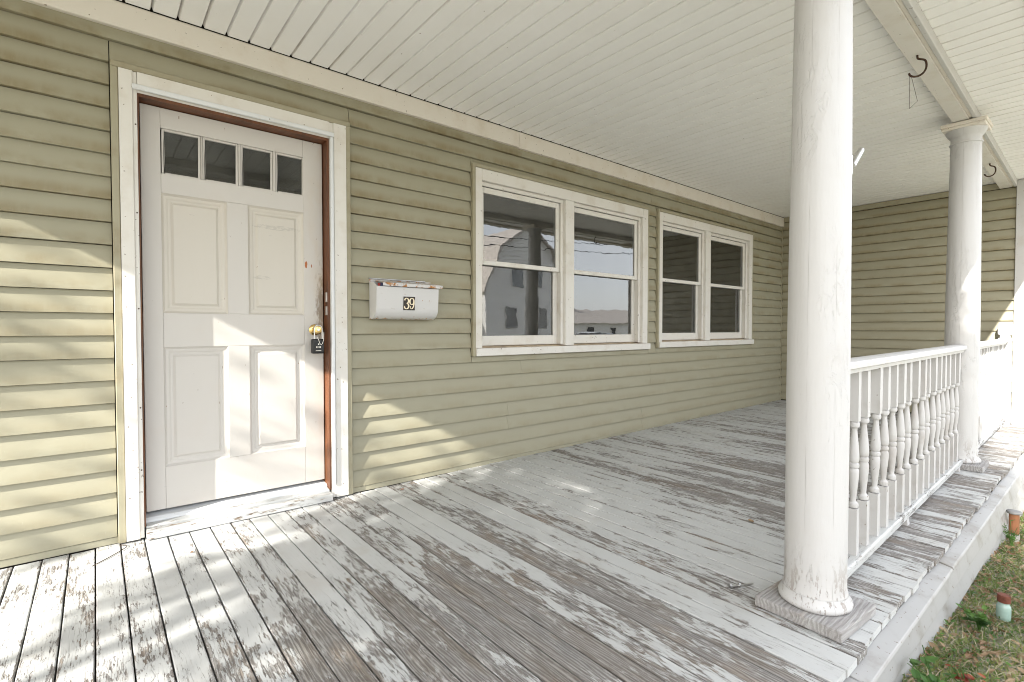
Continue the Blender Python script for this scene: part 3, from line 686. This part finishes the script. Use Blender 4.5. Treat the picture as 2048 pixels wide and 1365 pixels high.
# ------------------------------------------------------------------ railings
turned = [(.0135, .285), (.0185, .288), (.0200, .297), (.0185, .306), (.0125, .311), (.0105, .318), (.0125, .345), (.0165, .385), (.0195, .420), (.0200, .440),
          (.0175, .452), (.0150, .456), (.0190, .459), (.0205, .467), (.0190, .475), (.0150, .478), (.0185, .483), (.0200, .495), (.0195, .515), (.0165, .555), (.0125, .595), (.0105, .620),
          (.0125, .627), (.0185, .632), (.0200, .641), (.0185, .650), (.0135, .655)]
def railing(xa, xb, xs_, label, feet):
    r = empty('porch_railing', ((xa + xb) / 2, yf((xa + xb) / 2), zf(xa))); tag(r, label, 'railing')
    zl = lambda x: zf(x) * .55
    along([(-.046, .890), (-.046, .906), (-.040, .916), (-.020, .923), (.020, .923), (.040, .916), (.046, .906), (.046, .890), (.030, .884), (.028, .868), (-.028, .868), (-.030, .884)], xa, xb, 'top_rail', 'white', r, 0, zl, smooth=30)
    along([(-.034, .048), (-.034, .080), (-.028, .086), (.028, .086), (.034, .080), (.034, .048)], xa, xb, 'bottom_rail', 'rail_peel', r, .002, zl)
    for xf in feet:
        mb = MB(); y = yf(xf); z0 = zf(xf)
        mb.add([(xf - .02, y - .032, z0 + .001), (xf + .02, y - .032, z0 + .001), (xf + .02, y + .03, z0 + .001), (xf - .02, y + .03, z0 + .001),
                (xf - .016, y - .026, z0 + .0475 - .003 * (xf > 4)), (xf + .016, y - .026, z0 + .0475 - .003 * (xf > 4)), (xf + .016, y + .026, z0 + .0475 - .003 * (xf > 4)), (xf - .016, y + .026, z0 + .0475 - .003 * (xf > 4))],
               [(3, 2, 1, 0), (4, 5, 6, 7), (0, 1, 5, 4), (1, 2, 6, 5), (2, 3, 7, 6), (3, 0, 4, 7)])
        mb.build('foot_block', 'baluster', r, .001)
    b0 = None
    for x in xs_:
        if b0 is None:
            mb = MB(); h = .0185
            mb.box(-h, h, -h, h, .0862, .284).box(-h, h, -h, h, .6555, .8675)
            mb.lathe(turned, (0, 0, 0), 16)
            b0 = mb.build('baluster', 'baluster', r, smooth=35, origin=(0, 0, 0)); place(b0, (x, yf(x), zl(x)), r)
        else:
            o = dup(b0, (x + random.uniform(-.003, .003), yf(x), zl(x)), r)
            o.rotation_euler = (random.uniform(-.006, .006), random.uniform(-.008, .008), random.choice((0, 1, 2, 3)) * math.pi / 2 + random.uniform(-.05, .05))
    return r
railing(2.150, 4.880, [2.33 + .1515 * i for i in range(17)], 'white turned baluster railing between the near and far columns', (3.30, 4.78))
railing(5.090, 7.366, [5.20 + .148 * i for i in range(15)], 'sunlit white baluster railing running from the far column to the wall corner', (5.62, 7.1))
nw = empty('newel_post', (7.42, -2.325, zf(7.4)))
tag(nw, 'short white newel post with rounded cap at the sunlit railing end', 'post')
box('post', 'white', 7.37, 7.47, -2.375, -2.275, zf(7.4) + .001, .955, nw, .004)
MB().box(7.382, 7.458, -2.363, -2.287, .9555, .9845).build('neck', 'white', nw, .004)
MB().box(7.364, 7.476, -2.381, -2.269, .985, 1.105).build('cap', 'white', nw, .022, smooth=40, seg=4)

# ------------------------------------------------------------------ mailbox on the siding
mbx = empty('mailbox', (1.58, -.02, 1.11))
tag(mbx, 'rust-edged white wall mailbox with house number 39 beside the door', 'mailbox')
bx0, bx1, ym = 1.365, 1.815, -.022
prof = [(ym, 1.352), (ym, 1.118), (ym - .012, 1.113)] + [(ym - .02 - .082 * math.sin(t * math.pi / 2 / 6), 1.113 + .075 * (1 - math.cos(t * math.pi / 2 / 6))) for t in range(1, 7)] + [(ym - .106, 1.25), (ym - .110, 1.322)]
inner = [(y + (.003 if i > 2 else -.003), z + (.003 if 1 < i < 6 else 0)) for i, (y, z) in enumerate(prof)]
MB().prism(prof + inner[::-1], (bx0 + .0025, 0, 0), (bx1 - .0025, 0, 0), XYZ).build('body', 'mailbox', mbx, smooth=35)
side = prof[:] + [(ym - .06, 1.350)]
for x in (bx0, bx1 - .0024): MB().prism(side, (x, 0, 0), (x + .0024, 0, 0), XYZ).build('side', 'mailbox', mbx)
box('back_plate', 'mailbox', bx0, bx1, ym + .0005, ym + .003, 1.113, 1.376, mbx, 0)
lt = R(10)
lm = Matrix.Translation((0, ym - .006, 1.366)) @ Matrix.Rotation(lt, 4, 'X')
lid = MB().box(bx0 + .035, bx1 + .022, -.122, -.002, -.0012, .0012, lm).box(bx0 + .035, bx1 + .022, -.125, -.1225, -.020, .0012, lm).build('lid', 'mailbox', mbx, .0006)
MB().tube([(bx0 - .004, ym - .004, 1.377), (bx1 - .045, ym - .004, 1.377)], .0042, 10).build('hinge_rod', 'steel', mbx)
ypl = lambda z: ym - .1052 - (z - 1.174) * .062
PX0, PX1, PZ0, PZ1 = 1.551, 1.634, 1.174, 1.262
pl = MB().add([(x, ypl(z) - d_, z) for d_ in (.0, -.0025) for x, z in ((PX0, PZ0), (PX1, PZ0), (PX1, PZ1), (PX0, PZ1))],
              [(0, 1, 2, 3), (7, 6, 5, 4), (0, 4, 5, 1), (1, 5, 6, 2), (2, 6, 7, 3), (3, 7, 4, 0)]).build('number_plate', 'numplate', mbx)
def numeral(cx, cz, strokes, name):
    mb = MB(); s_ = .040
    for si, pts in enumerate(strokes):
        n = len(pts); vs = []
        for i, (u, v, w) in enumerate(pts):
            a_ = pts[max(i - 1, 0)]; b_ = pts[min(i + 1, n - 1)]
            t = Vector((b_[0] - a_[0], b_[1] - a_[1])).normalized(); nn = Vector((-t.y, t.x)) * w / 2
            for sg in (1, -1): vs.append((cx + (u + sg * nn.x) * s_, ypl(cz + v * s_) - .0007 - .0003 * si, cz + (v + sg * nn.y) * s_))
        mb.add(vs, [(2 * i, 2 * i + 2, 2 * i + 3, 2 * i + 1) for i in range(n - 1)])
    o = mb.build(name, 'numeral', pl); return o
def arc(cx, cy, rx, ry, a0, a1, w0, w1, n=12):
    out = []
    for i in range(n + 1):
        t = i / n; a = R(a0 + (a1 - a0) * t); thick = abs(math.cos(a)); out.append((cx + rx * math.cos(a), cy + ry * math.sin(a), w0 + (w1 - w0) * thick))
    return out
dot = lambda u, v: [(u - .09, v, .16), (u - .05, v, .2), (u + .05, v, .2), (u + .09, v, .16)]
numeral(1.573, 1.218, [arc(-.02, .43, .36, .42, 165, -90, .10, .26), arc(-.02, -.43, .40, .46, 90, -165, .10, .28), dot(-.34, .56), dot(-.36, -.52)], 'numeral_three')
numeral(1.611, 1.218, [arc(0, .34, .38, .52, 0, 360, .10, .26, 20), [(.38, .34, .26), (.37, -.1, .26), (.28, -.55, .22), (.08, -.84, .14), (-.12, -.88, .10), (-.3, -.7, .12)], dot(-.26, -.56)], 'numeral_nine')
def mail(x0, x1, y, z1, tilt, mat, label):
    o = MB().box(-(x1 - x0) / 2, (x1 - x0) / 2, -.0012, .0012, 0, z1 - 1.14).build('mail_piece', mat, origin=(0, 0, 0))
    o.rotation_euler = (R(tilt), 0, 0); place(o, ((x0 + x1) / 2, y, 1.135)); o.rotation_euler = (R(tilt), 0, 0)
    tag(o, label, 'mail', 'post sticking out of the mailbox')
mail(1.390, 1.59, ym - .060, 1.352, 14, 'paper_blue', 'dark blue flyer sticking out of the mailbox')
mail(1.378, 1.47, ym - .052, 1.351, 13, 'paper_red', 'red flyer sticking out of the mailbox')
mail(1.40, 1.66, ym - .038, 1.348, 9, 'paper', 'white envelope inside the mailbox')

# key lock box hanging from the knob
lb = empty('lock_box', (1.030, -.030, .91))
tag(lb, 'black combination key lock box hanging from the brass door knob', 'lock box')
KY = -.028
MB().box(.996, 1.066, KY - .018, KY + .020, .902, .990).build('case', 'black', lb, .009, smooth=40, seg=3)
MB().box(1.003, 1.059, KY - .0215, KY - .0185, .912, .968).build('face', 'black', lb, .0015)
for i in range(4): box('dial', 'offwhite', 1.0155 + i * .0075, 1.0195 + i * .0075, KY - .0235, KY - .0216, .936, .946, lb, .0005)
box('release_tab', 'offwhite', 1.026, 1.033, KY - .0235, KY - .0216, .955, .963, lb, .0005)
box('name_strip', 'offwhite', 1.012, 1.044, KY - .0232, KY - .0216, .9185, .9215, lb, .0003)
MB().tube([(1.012, KY, .985), (1.012, KY, 1.045)] + [(1.035 - .023 * math.cos(R(a)), KY, 1.05 + .023 * math.sin(R(a))) for a in range(0, 181, 20)] + [(1.058, KY, 1.045), (1.058, KY, .985)], .0034, 10).build('shackle', 'steel', lb, smooth=60)
MB().tube([(1.060, KY - .024, 1.03), (1.058, KY - .028, .99), (1.050, KY - .028, .962), (1.042, KY - .0275, .955), (1.034, KY - .027, .965), (1.028, KY - .027, .985), (1.018, KY - .025, 1.005)], .0017, 8).build('key_loop', 'offwhite', lb, smooth=60)

# ------------------------------------------------------------------ hooks, wire, flag holder
def hook(x, zb, s_, label):
    y = yf(x) + .012
    h = MB(); P = [(0, 0, .012), (0, 0, -.012), (.004, -.004, -.022), (.030, -.010, -.034), (.038, -.012, -.055), (.036, -.012, -.082), (.024, -.010, -.104), (.004, -.006, -.116), (-.018, -.002, -.116), (-.034, 0, -.107), (-.038, .002, -.094)]
    Q = []
    for i in range(len(P) - 1):
        for t in (0, .33, .66):
            p0 = Vector(P[max(i - 1, 0)]); p1 = Vector(P[i]); p2 = Vector(P[i + 1]); p3 = Vector(P[min(i + 2, len(P) - 1)])
            Q.append(.5 * (2 * p1 + (p2 - p0) * t + (2 * p0 - 5 * p1 + 4 * p2 - p3) * t * t + (3 * p1 - p0 - 3 * p2 + p3) * t ** 3))
    Q.append(Vector(P[-1]))
    c_, s2 = math.cos(R(-52)), math.sin(R(-52))
    h.tube([(x + (p.x * c_ - p.y * s2) * s_, y + (p.x * s2 + p.y * c_) * s_, zb + p.z * s_) for p in Q], .0052 * s_, 10)
    return tag(h.build('ceiling_hook', 'hook', smooth=60), label, 'hook', 'screw hooks under the beam')
hook(3.52, 2.560, 1.0, 'dark iron plant hook with a thin wire loop, nearest under the beam')
hook(6.30, 2.556, 1.0, 'dark iron plant hook under the beam beyond the far column')
hx, hy = 3.498, yf(3.52) + .040
tag(MB().tube([(hx, hy, 2.445), (hx + .004, hy, 2.30), (hx + .01, hy, 2.275), (hx + .040, hy - .028, 2.315), (hx + .012, hy - .006, 2.445), (hx, hy, 2.4455)], .0011, 6).build('wire_loop', 'wire'), 'thin wire loop hanging from the nearest beam hook', 'wire')
fb = Vector((2.045 + .0985 * .70, yf(2.045) - .0985 * .714, 1.640)); fn = Vector((.70, -.714, 0))
fh = empty('flag_holder', fb)
tag(fh, 'small bright metal flag pole bracket on the side of the near column', 'bracket')
mt = Matrix.Translation(fb) @ Matrix.Rotation(math.atan2(fn.y, fn.x), 4, 'Z')
MB().box(-.004, .003, -.016, .016, -.035, .035, mt).build('base_plate', 'steel', fh, .001)
MB().tube([fb + Vector((.006, -.006, .0)), fb + Vector((.118, .000, .082))], .0115, 20).build('socket', 'steel', fh, smooth=40)
MB().tube([fb + Vector((.118, .000, .082)), fb + Vector((.1192, .000, .0828))], .0095, 20).build('bore', 'dark', fh)

# ------------------------------------------------------------------ debris on the deck
def leafshape(name, x, y, z, L, w, rz, mat, label, curl=.3):
    mb = MB(); n = 6; vs = []; 
    for i in range(n + 1):
        t = i / n; hw = w * math.sin(math.pi * min(t * .95 + .02, 1)) ** .7
        zz = curl * L * (t - .5) ** 2
        for s_ in (-1, 0, 1): vs.append(((t - .5) * L, s_ * hw, zz + .25 * abs(s_) * hw))
    fs = []
    for i in range(n):
        for q in range(2): fs.append((i * 3 + q, i * 3 + 3 + q, i * 3 + 4 + q, i * 3 + 1 + q))
    c_, s2 = math.cos(rz), math.sin(rz)
    vs = [(x + a * c_ - b * s2, y + a * s2 + b * c_, z + c2 + .002) for a, b, c2 in vs]
    o = mb.add(vs, fs).build(name, mat)
    if label: tag(o, label, 'leaf', 'dry leaves on the deck')
    return o
leafshape('fallen_leaf', 2.72, -1.86, zf(2.7), .045, .013, .9, 'litter', 'brown dry leaf lying in the middle of the far deck')
leafshape('fallen_leaf', 1.528, -.144, 0, .030, .008, .4, 'redleaf', 'small red leaf on the deck below the mailbox')
leafshape('fallen_leaf', .33, -.36, 0, .024, .006, 1.2, 'litter', 'small curled brown leaf on the deck before the doorstep')
leafshape('fallen_leaf', 2.02, -.9, 0, .022, .006, 2.2, 'litter', 'tiny brown leaf on the pale deck below the wide window')
tw = [(.072, -.06, .006), (.094, -.075, .006), (.098, -.10, .005), (.07, -.14, .005), (.02, -.20, .005), (-.03, -.25, .004)]
tag(MB().tube(tw, .0018, 6).build('dry_twig', 'hook', smooth=60), 'thin curved brown twig at the foot of the door casing', 'twig')
bt = empty('loose_bolt', (2.0, -2.12, 0)); tag(bt, 'loose metal bolt lying on the deck beside the near column', 'bolt')
MB().tube([(1.965, -2.135, zf(2) + .007), (2.055, -2.180, zf(2) + .007)], .0035, 8).build('shank', 'steel', bt)
MB().tube([(1.957, -2.131, zf(2) + .009), (1.966, -2.1355, zf(2) + .009)], .0085, 6).build('head', 'steel', bt)
MB().tube([(1.995, -2.150, zf(2) + .009), (2.001, -2.153, zf(2) + .009)], .0085, 6).build('nut', 'steel', bt)

# ------------------------------------------------------------------ things on the ground, grass and litter
jx, jy = 3.26, -2.79; jz = gz(jx, jy) + .01
j = empty('glass_jar', (jx, jy, jz)); tag(j, 'small pale green glass jar with a rusty lid standing in the weeds', 'jar')
MB().lathe([(.020, 0), (.025, .004), (.0265, .02), (.0265, .06), (.024, .070), (.0205, .076), (.0205, .084)], (jx, jy, jz), 28).build('jar_body', 'jar', j, smooth=50)
MB().lathe([(.0235, .0845), (.0245, .088), (.0235, .094), (.0245, .098), (.0235, .104), (.0245, .108), (.0225, .118), (.010, .119)], (jx, jy, jz), 28).build('lid', 'rustlid', j, smooth=30)
px_, py_ = 4.80, -2.672; pz = gz(px_, py_)
pp = empty('capped_pipe', (px_, py_, pz)); tag(pp, 'rusty orange stub pipe with a grey cap by the porch skirt', 'pipe')
MB().lathe([(.030, -.05), (.030, .050)], (px_, py_, pz), 24).build('sleeve', 'concrete', pp, smooth=40)
MB().lathe([(.027, .0505), (.027, .190)], (px_, py_, pz), 24).build('pipe', 'rustpipe', pp, smooth=40)
MB().lathe([(.038, .1905), (.040, .195), (.040, .202), (.036, .207), (.02, .210)], (px_, py_, pz), 24).build('cap', 'pipegrey', pp, smooth=40)
p2, q2 = 5.9, -2.70; z2 = gz(p2, q2)
pp2 = empty('vent_pipe', (p2, q2, z2)); tag(pp2, 'white louvred vent pipe top behind the rusty stub pipe', 'pipe')
MB().lathe([(.034, 0), (.034, .25)], (p2, q2, z2), 20).build('stack', 'white', pp2, smooth=40)
for i in range(3): MB().lathe([(.050, .255 + i * .026), (.052, .262 + i * .026), (.030, .278 + i * .026)], (p2, q2, z2), 20).build('louvre', 'white', pp2, smooth=40)

def blades(name, mat, n, seed, hmin, hmax, wmin, wmax, lie, area):
    rr = random.Random(seed); vs = []; fs = []
    for _ in range(n):
        x = area[0] + (area[1] - area[0]) * rr.random() ** 1.25; y = rr.uniform(area[2], area[3]); z = gz(x, y)
        a = rr.uniform(0, 2 * math.pi); h = rr.uniform(hmin, hmax); w = rr.uniform(wmin, wmax); le = rr.uniform(*lie)
        d = Vector((math.cos(a), math.sin(a), 0)); s_ = Vector((-d.y, d.x, 0)) * w
        p0 = Vector((x, y, z)); p1 = p0 + d * h * le * .5 + Vector((0, 0, h * (1 - le * .6) * .6)); p2_ = p0 + d * h * le + Vector((0, 0, h * (1 - le * .75)))
        b = len(vs); vs += [p0 - s_, p0 + s_, p1 + s_ * .8, p1 - s_ * .8, p2_]; fs += [(b, b + 1, b + 2, b + 3), (b + 3, b + 2, b + 4)]
    mb = MB(); mb.add(vs, fs); o = mb.build(name, mat); o['kind'] = 'stuff'; return o
AR = (1.8, 7.5, -3.4, -2.63)
o = blades('grass', 'grass', 32000, 1, .02, .06, .0012, .0034, (.45, 1.0), AR); o['label'] = 'short patchy grass along the porch skirt'; o['category'] = 'grass'
o = blades('dry_grass', 'straw', 7000, 2, .03, .10, .001, .0022, (.85, 1.15), AR); o['label'] = 'dry straw lying among the grass'; o['category'] = 'straw'
def litter(name, mat, n, seed, smin, smax, area, lift=.02):
    rr = random.Random(seed); mb = MB()
    for _ in range(n):
        x = area[0] + (area[1] - area[0]) * rr.random() ** 1.25; y = rr.uniform(area[2], area[3]); z = gz(x, y) + rr.uniform(.006, lift)
        L = rr.uniform(smin, smax); w = L * rr.uniform(.25, .45)
        mt = Matrix.Translation((x, y, z)) @ Matrix.Rotation(rr.uniform(0, 6.28), 4, 'Z') @ Matrix.Rotation(rr.uniform(-.7, .7), 4, 'X') @ Matrix.Rotation(rr.uniform(-.5, .5), 4, 'Y')
        vs = [(-L / 2, 0, 0), (-L / 6, -w / 2, .15 * w), (-L / 6, w / 2, .15 * w), (L / 4, -w / 2.4, .2 * w), (L / 4, w / 2.4, .2 * w), (L / 2, 0, .05 * L), (0, 0, -.05 * w)]
        mb.add([mt @ Vector(v) for v in vs], [(0, 1, 6), (0, 6, 2), (1, 3, 6), (6, 4, 2), (3, 5, 6), (6, 5, 4)])
    o = mb.build(name, mat); o['kind'] = 'stuff'; return o
o = litter('leaf_litter', 'litter', 4200, 3, .014, .052, AR); o['label'] = 'brown dead leaves scattered in the grass'; o['category'] = 'leaf litter'
o = litter('clover', 'weed', 3600, 4, .008, .026, AR, .035); o['label'] = 'small green clover leaves through the grass'; o['category'] = 'clover'
def weed(x, y, n, h, mat, label, seed, leafL=.05):
    rr = random.Random(seed); z = gz(x, y); w = empty('weed_plant', (x, y, z)); tag(w, label, 'plant')
    st = MB(); lf = MB()
    for i in range(n):
        a = rr.uniform(0, 6.28); hh = h * rr.uniform(.5, 1); rad = hh * rr.uniform(.2, .7)
        tip = Vector((x + rad * math.cos(a), y + rad * math.sin(a), z + hh)); st.tube([(x, y, z), (x + rad * .3 * math.cos(a), y + rad * .3 * math.sin(a), z + hh * .6), tip], .0015, 5)
        for q in range(rr.randint(2, 4)):
            t = rr.uniform(.45, 1); pt = Vector((x, y, z)).lerp(tip, t); L = leafL * rr.uniform(.6, 1.1); ww = L * .34
            mt = Matrix.Translation(pt) @ Matrix.Rotation(rr.uniform(0, 6.28), 4, 'Z') @ Matrix.Rotation(rr.uniform(-.9, .2), 4, 'Y')
            vs = [(0, 0, 0), (L * .3, -ww, .1 * ww), (L * .3, ww, .1 * ww), (L * .7, -ww * .8, 0), (L * .7, ww * .8, 0), (L, 0, -.08 * L), (L * .5, 0, -.1 * ww)]
            lf.add([mt @ Vector(v) for v in vs], [(0, 1, 6), (0, 6, 2), (1, 3, 6), (6, 4, 2), (3, 5, 6), (6, 5, 4)])
    st.build('stem', 'weed', w); lf.build('foliage', mat, w)
weed(3.02, -2.74, 16, .10, 'weed', 'bright green weed clump against the skirt beside the jar', 11, .04)
weed(2.20, -2.74, 16, .16, 'weed', 'broad leaved green plant at the skirt corner below the near column', 12, .042)
weed(2.34, -2.80, 12, .11, 'redleaf', 'red leaved plant in the bottom corner of the weeds', 13, .03)
weed(4.62, -2.68, 9, .16, 'weed', 'thin green vine growing up by the rusty pipe', 14, .035)

# ------------------------------------------------------------------ trees that dapple the light (left of the frame)
def tree(x, y, h, cz, rx, ry, rz, nleaf, lsize, label, seed, stems=1, spread=.3, extra=()):
    rr = random.Random(seed); z = gz(x, y) - .05; t = empty('shade_tree', (x, y, z)); tag(t, label, 'tree')
    tb = MB(); cl = []
    for s_ in range(stems):
        a = rr.uniform(0, 6.28); top = Vector((x + spread * math.cos(a) * 2, y + spread * math.sin(a) * 2, z + h * rr.uniform(.85, 1)))
        b0 = Vector((x + .12 * math.cos(a) * (stems > 1), y + .12 * math.sin(a) * (stems > 1), z)); pts = []
        for k in range(7):
            u = k / 6; pts.append(b0.lerp(top, u) + Vector((rr.uniform(-.06, .06), rr.uniform(-.06, .06), 0)))
        r0 = .16 if stems == 1 else .06
        tb.tube(pts, [r0 * (1 - .85 * k / 6) for k in range(7)], 8)
        for k in range(16 if stems == 1 else 7):
            u = rr.uniform(.3, .98); p = b0.lerp(top, u); a2 = rr.uniform(0, 6.28); e = rr.uniform(.2, .9)
            L = rr.uniform(.5, 1.) * min(rx, ry) * 1.1
            q = p + Vector((math.cos(a2) * math.cos(e), math.sin(a2) * math.cos(e), math.sin(e))) * L
            mid = p.lerp(q, .5) + Vector((0, 0, .08 * L)); tb.tube([p, mid, q], [.03, .02, .006], 6)
            cl += [q, mid, p.lerp(q, .75)]
    tb.build('trunk', 'bark', t)
    lf = MB(); vs = []; fs = []
    C0 = Vector((x, y, z + cz))
    nc = max(40, nleaf // 40)
    while len(cl) < nc:
        v = Vector((rr.gauss(0, 1), rr.gauss(0, 1), rr.gauss(0, 1))).normalized() * rr.random() ** .4
        cl.append(C0 + Vector((v.x * rx, v.y * ry, v.z * rz)))
    for ex, ey, ez, er, en in extra:
        for _ in range(en):
            v = Vector((rr.gauss(0, 1), rr.gauss(0, 1), rr.gauss(0, 1))).normalized() * er * rr.random() ** .4; cl.append(Vector((ex, ey, ez)) + v)
    for i in range(nleaf):
        c0 = rr.choice(cl); s2 = .16 if stems == 1 else .085
        p = c0 + Vector((rr.gauss(0, s2), rr.gauss(0, s2), rr.gauss(0, s2 * .8)))
        u = Vector((rr.gauss(0, 1), rr.gauss(0, 1), rr.gauss(0, .6))).normalized(); w = u.orthogonal().normalized(); w = (Matrix.Rotation(rr.uniform(0, 6.28), 3, u) @ w)
        L = lsize * rr.uniform(.6, 1.2); b = len(vs)
        vs += [p, p + u * L * .5 + w * L * .28, p + u * L, p + u * L * .5 - w * L * .28]; fs.append((b, b + 1, b + 2, b + 3))
    lf.add(vs, fs).build('crown', 'treeleaf', t)
tree(-7.0, -4.46, 9.8, 6.2, .95, 1.06, 4.2, 50000, .125, 'tall dense leafy tree beyond the porch left of the view', 21)
tree(-6.6, -2.55, 5.4, 4.5, .9, .95, 1.5, 3600, .12, 'slim sparse multi stemmed tree beyond the porch left of the view', 22, stems=4, spread=.16, extra=((-6.6, -3.0, 4.45, .55, 150), (-6.6, -2.6, 4.85, .42, 70), (-6.6, -2.5, 4.2, .5, 50), (-6.7, -1.70, 5.0, .5, 12), (-6.6, -1.65, 4.2, .4, 10)))

# ------------------------------------------------------------------ across the street (seen mirrored in the window)
nh = empty('neighbour_house', (23.8, -27, -.66)); tag(nh, 'grey gambrel roofed house mirrored in the wide window', 'house')
gx, gy, hw = 23.8, -24., 3.7
gam = [(-hw, 0.), (hw, 0.), (hw, 4.3), (hw * .66, 7.3), (0, 8.9), (-hw * .66, 7.3), (-hw, 4.3)]
MB().prism([(u, v - .66) for u, v in gam], (gx, gy, 0), (gx, gy - 9, 0), YX).build('wall', 'greyhouse', nh)
def halfw(z): return hw if z < 4.3 else (hw + (hw * .66 - hw) * (z - 4.3) / 3 if z < 7.3 else max(.05, hw * .66 * (8.9 - z) / 1.6))
for i in range(46):
    z0 = .12 + i * .19
    w0 = halfw(z0 + .19) - .05
    if w0 < .1: break
    MB().prism([(.004, z0 + .19 - .66), (.045, z0 - .66), (.004, z0 - .66)], (gx - w0, gy, 0), (gx + w0, gy, 0), XYZ).build('clapboard', 'greyhouse', nh)
for s_ in (-1, 1):
    MB().prism([(s_ * hw * .66, 7.3), (s_ * (hw + .25), 4.15), (s_ * (hw + .35), 4.25), (s_ * (hw * .66 + .1), 7.45)], (gx, gy + .35, -.66), (gx, gy - 9.3, -.66), YX).build('roof', 'shingle', nh)
    MB().prism([(0, 8.9), (s_ * hw * .66, 7.32), (s_ * (hw * .66 + .08), 7.46), (0, 9.07)], (gx, gy + .35, -.66), (gx, gy - 9.3, -.66), YX).build('roof', 'shingle', nh)
for wx, wz in ((-1.5, 2.5), (1.5, 2.5), (-.9, 5.4), (.9, 5.4)):
    f_ = box('window', 'wintrim', gx + wx - .5, gx + wx + .5, gy + .05, gy + .09, wz - .66 - .75, wz - .66 + .75, nh, .01)
    box('pane', 'glass', gx + wx - .42, gx + wx + .42, gy + .0905, gy + .10, wz - .66 - .72, wz - .66 + .72, f_, 0)
wing = MB().box(16.0, 20.05, -32, -25.5, -.66, 2.9).build('wing_wall', 'white', nh)
MB().prism([(-25.0, 2.9), (-28.7, 6.3), (-32.4, 2.9), (-32.4, 2.75), (-25.0, 2.75)], (15.7, 0, 0), (20.0, 0, 0), XYZ).build('wing_roof', 'shingle', nh)
lh = empty('low_house', (57, -47, -.66)); tag(lh, 'low house with long pale roof and brick chimney mirrored in the wide window', 'house')
box('wall', 'greyhouse', 45, 72, -52, -44, -.66, 1.9, lh, 0)
MB().prism([(-43.4, 1.9), (-48, 4.0), (-52.6, 1.9)], (44.4, 0, 0), (72.6, 0, 0), XYZ).build('roof', 'shingle', lh)
box('chimney', 'brick', 51.4, 52.5, -48.5, -47.5, 3.6, 5.0, lh, 0)
for wx in (48, 53, 58, 63, 68):
    f_ = box('window', 'wintrim', wx - .8, wx + .8, -43.99, -43.93, .1, 1.4, lh, 0); box('pane', 'black', wx - .65, wx + .65, -43.925, -43.91, .22, 1.28, f_, 0)
car = empty('parked_car', (20.2, -14.3, -.64)); tag(car, 'silver parked car mirrored at the foot of the wide window', 'car')
cxo, cyo, czo = 20.2, -14.3, -.64
body = [(-2.2, .35), (2.2, .35), (2.25, .62), (2.05, .88), (1.15, 1.0), (-1.55, 1.0), (-2.15, .90), (-2.25, .6)]
MB().prism(body, (cxo, cyo - .86, czo), (cxo, cyo + .86, czo), YX).build('body', 'carpaint', car, .06, smooth=40, seg=3)
cab = [(-1.55, .98), (1.15, .98), (.45, 1.46), (-.95, 1.48)]
MB().prism(cab, (cxo, cyo - .72, czo), (cxo, cyo + .72, czo), YX).build('cabin', 'black', car, .05, smooth=40, seg=2)
MB().prism([(-.98, 1.47), (.46, 1.45), (.36, 1.50), (-.88, 1.52)], (cxo, cyo - .70, czo), (cxo, cyo + .70, czo), YX).build('roof', 'carpaint', car, .02)
for sx in (-1.4, 1.4):
    for sy in (-.80, .80):
        w_ = MB().tube([(cxo + sx, cyo + sy - .1, czo + .32), (cxo + sx, cyo + sy + .1, czo + .32)], .32, 24).build('wheel', 'rubber', car, smooth=40)
        MB().tube([(cxo + sx, cyo + sy - .105, czo + .32), (cxo + sx, cyo + sy + .105, czo + .32)], .2, 20).build('rim', 'steel', w_, smooth=40)
for px2 in (-14., 34.):
    po = empty('utility_pole', (px2, -21.2, -.66)); tag(po, 'wooden utility pole carrying the street wires, ' + ('left' if px2 < 0 else 'right') + ' of the view', 'utility pole')
    MB().tube([(px2, -21.2, -.8), (px2, -21.2, 9.2)], [.15, .11], 12).build('pole', 'bark', po, smooth=60)
    box('crossarm', 'bark', px2 - .06, px2 + .06, -22.4, -20.0, 8.4, 8.55, po, .01)
for i, (wy, wz) in enumerate(((-20.2, 8.58), (-20.9, 8.58), (-21.6, 7.7), (-21.5, 7.1), (-22.2, 8.58))):
    pts = [(-14 + 48 * t, wy, wz - 1.1 * 4 * t * (1 - t)) for t in [k / 24 for k in range(25)]]
    tag(MB().tube(pts, .022, 5).build('utility_wire', 'rubber'), ('highest', 'second highest', 'middle', 'lowest', 'farthest')[i] + ' black street wire mirrored in the wide window', 'wire', 'street wires')
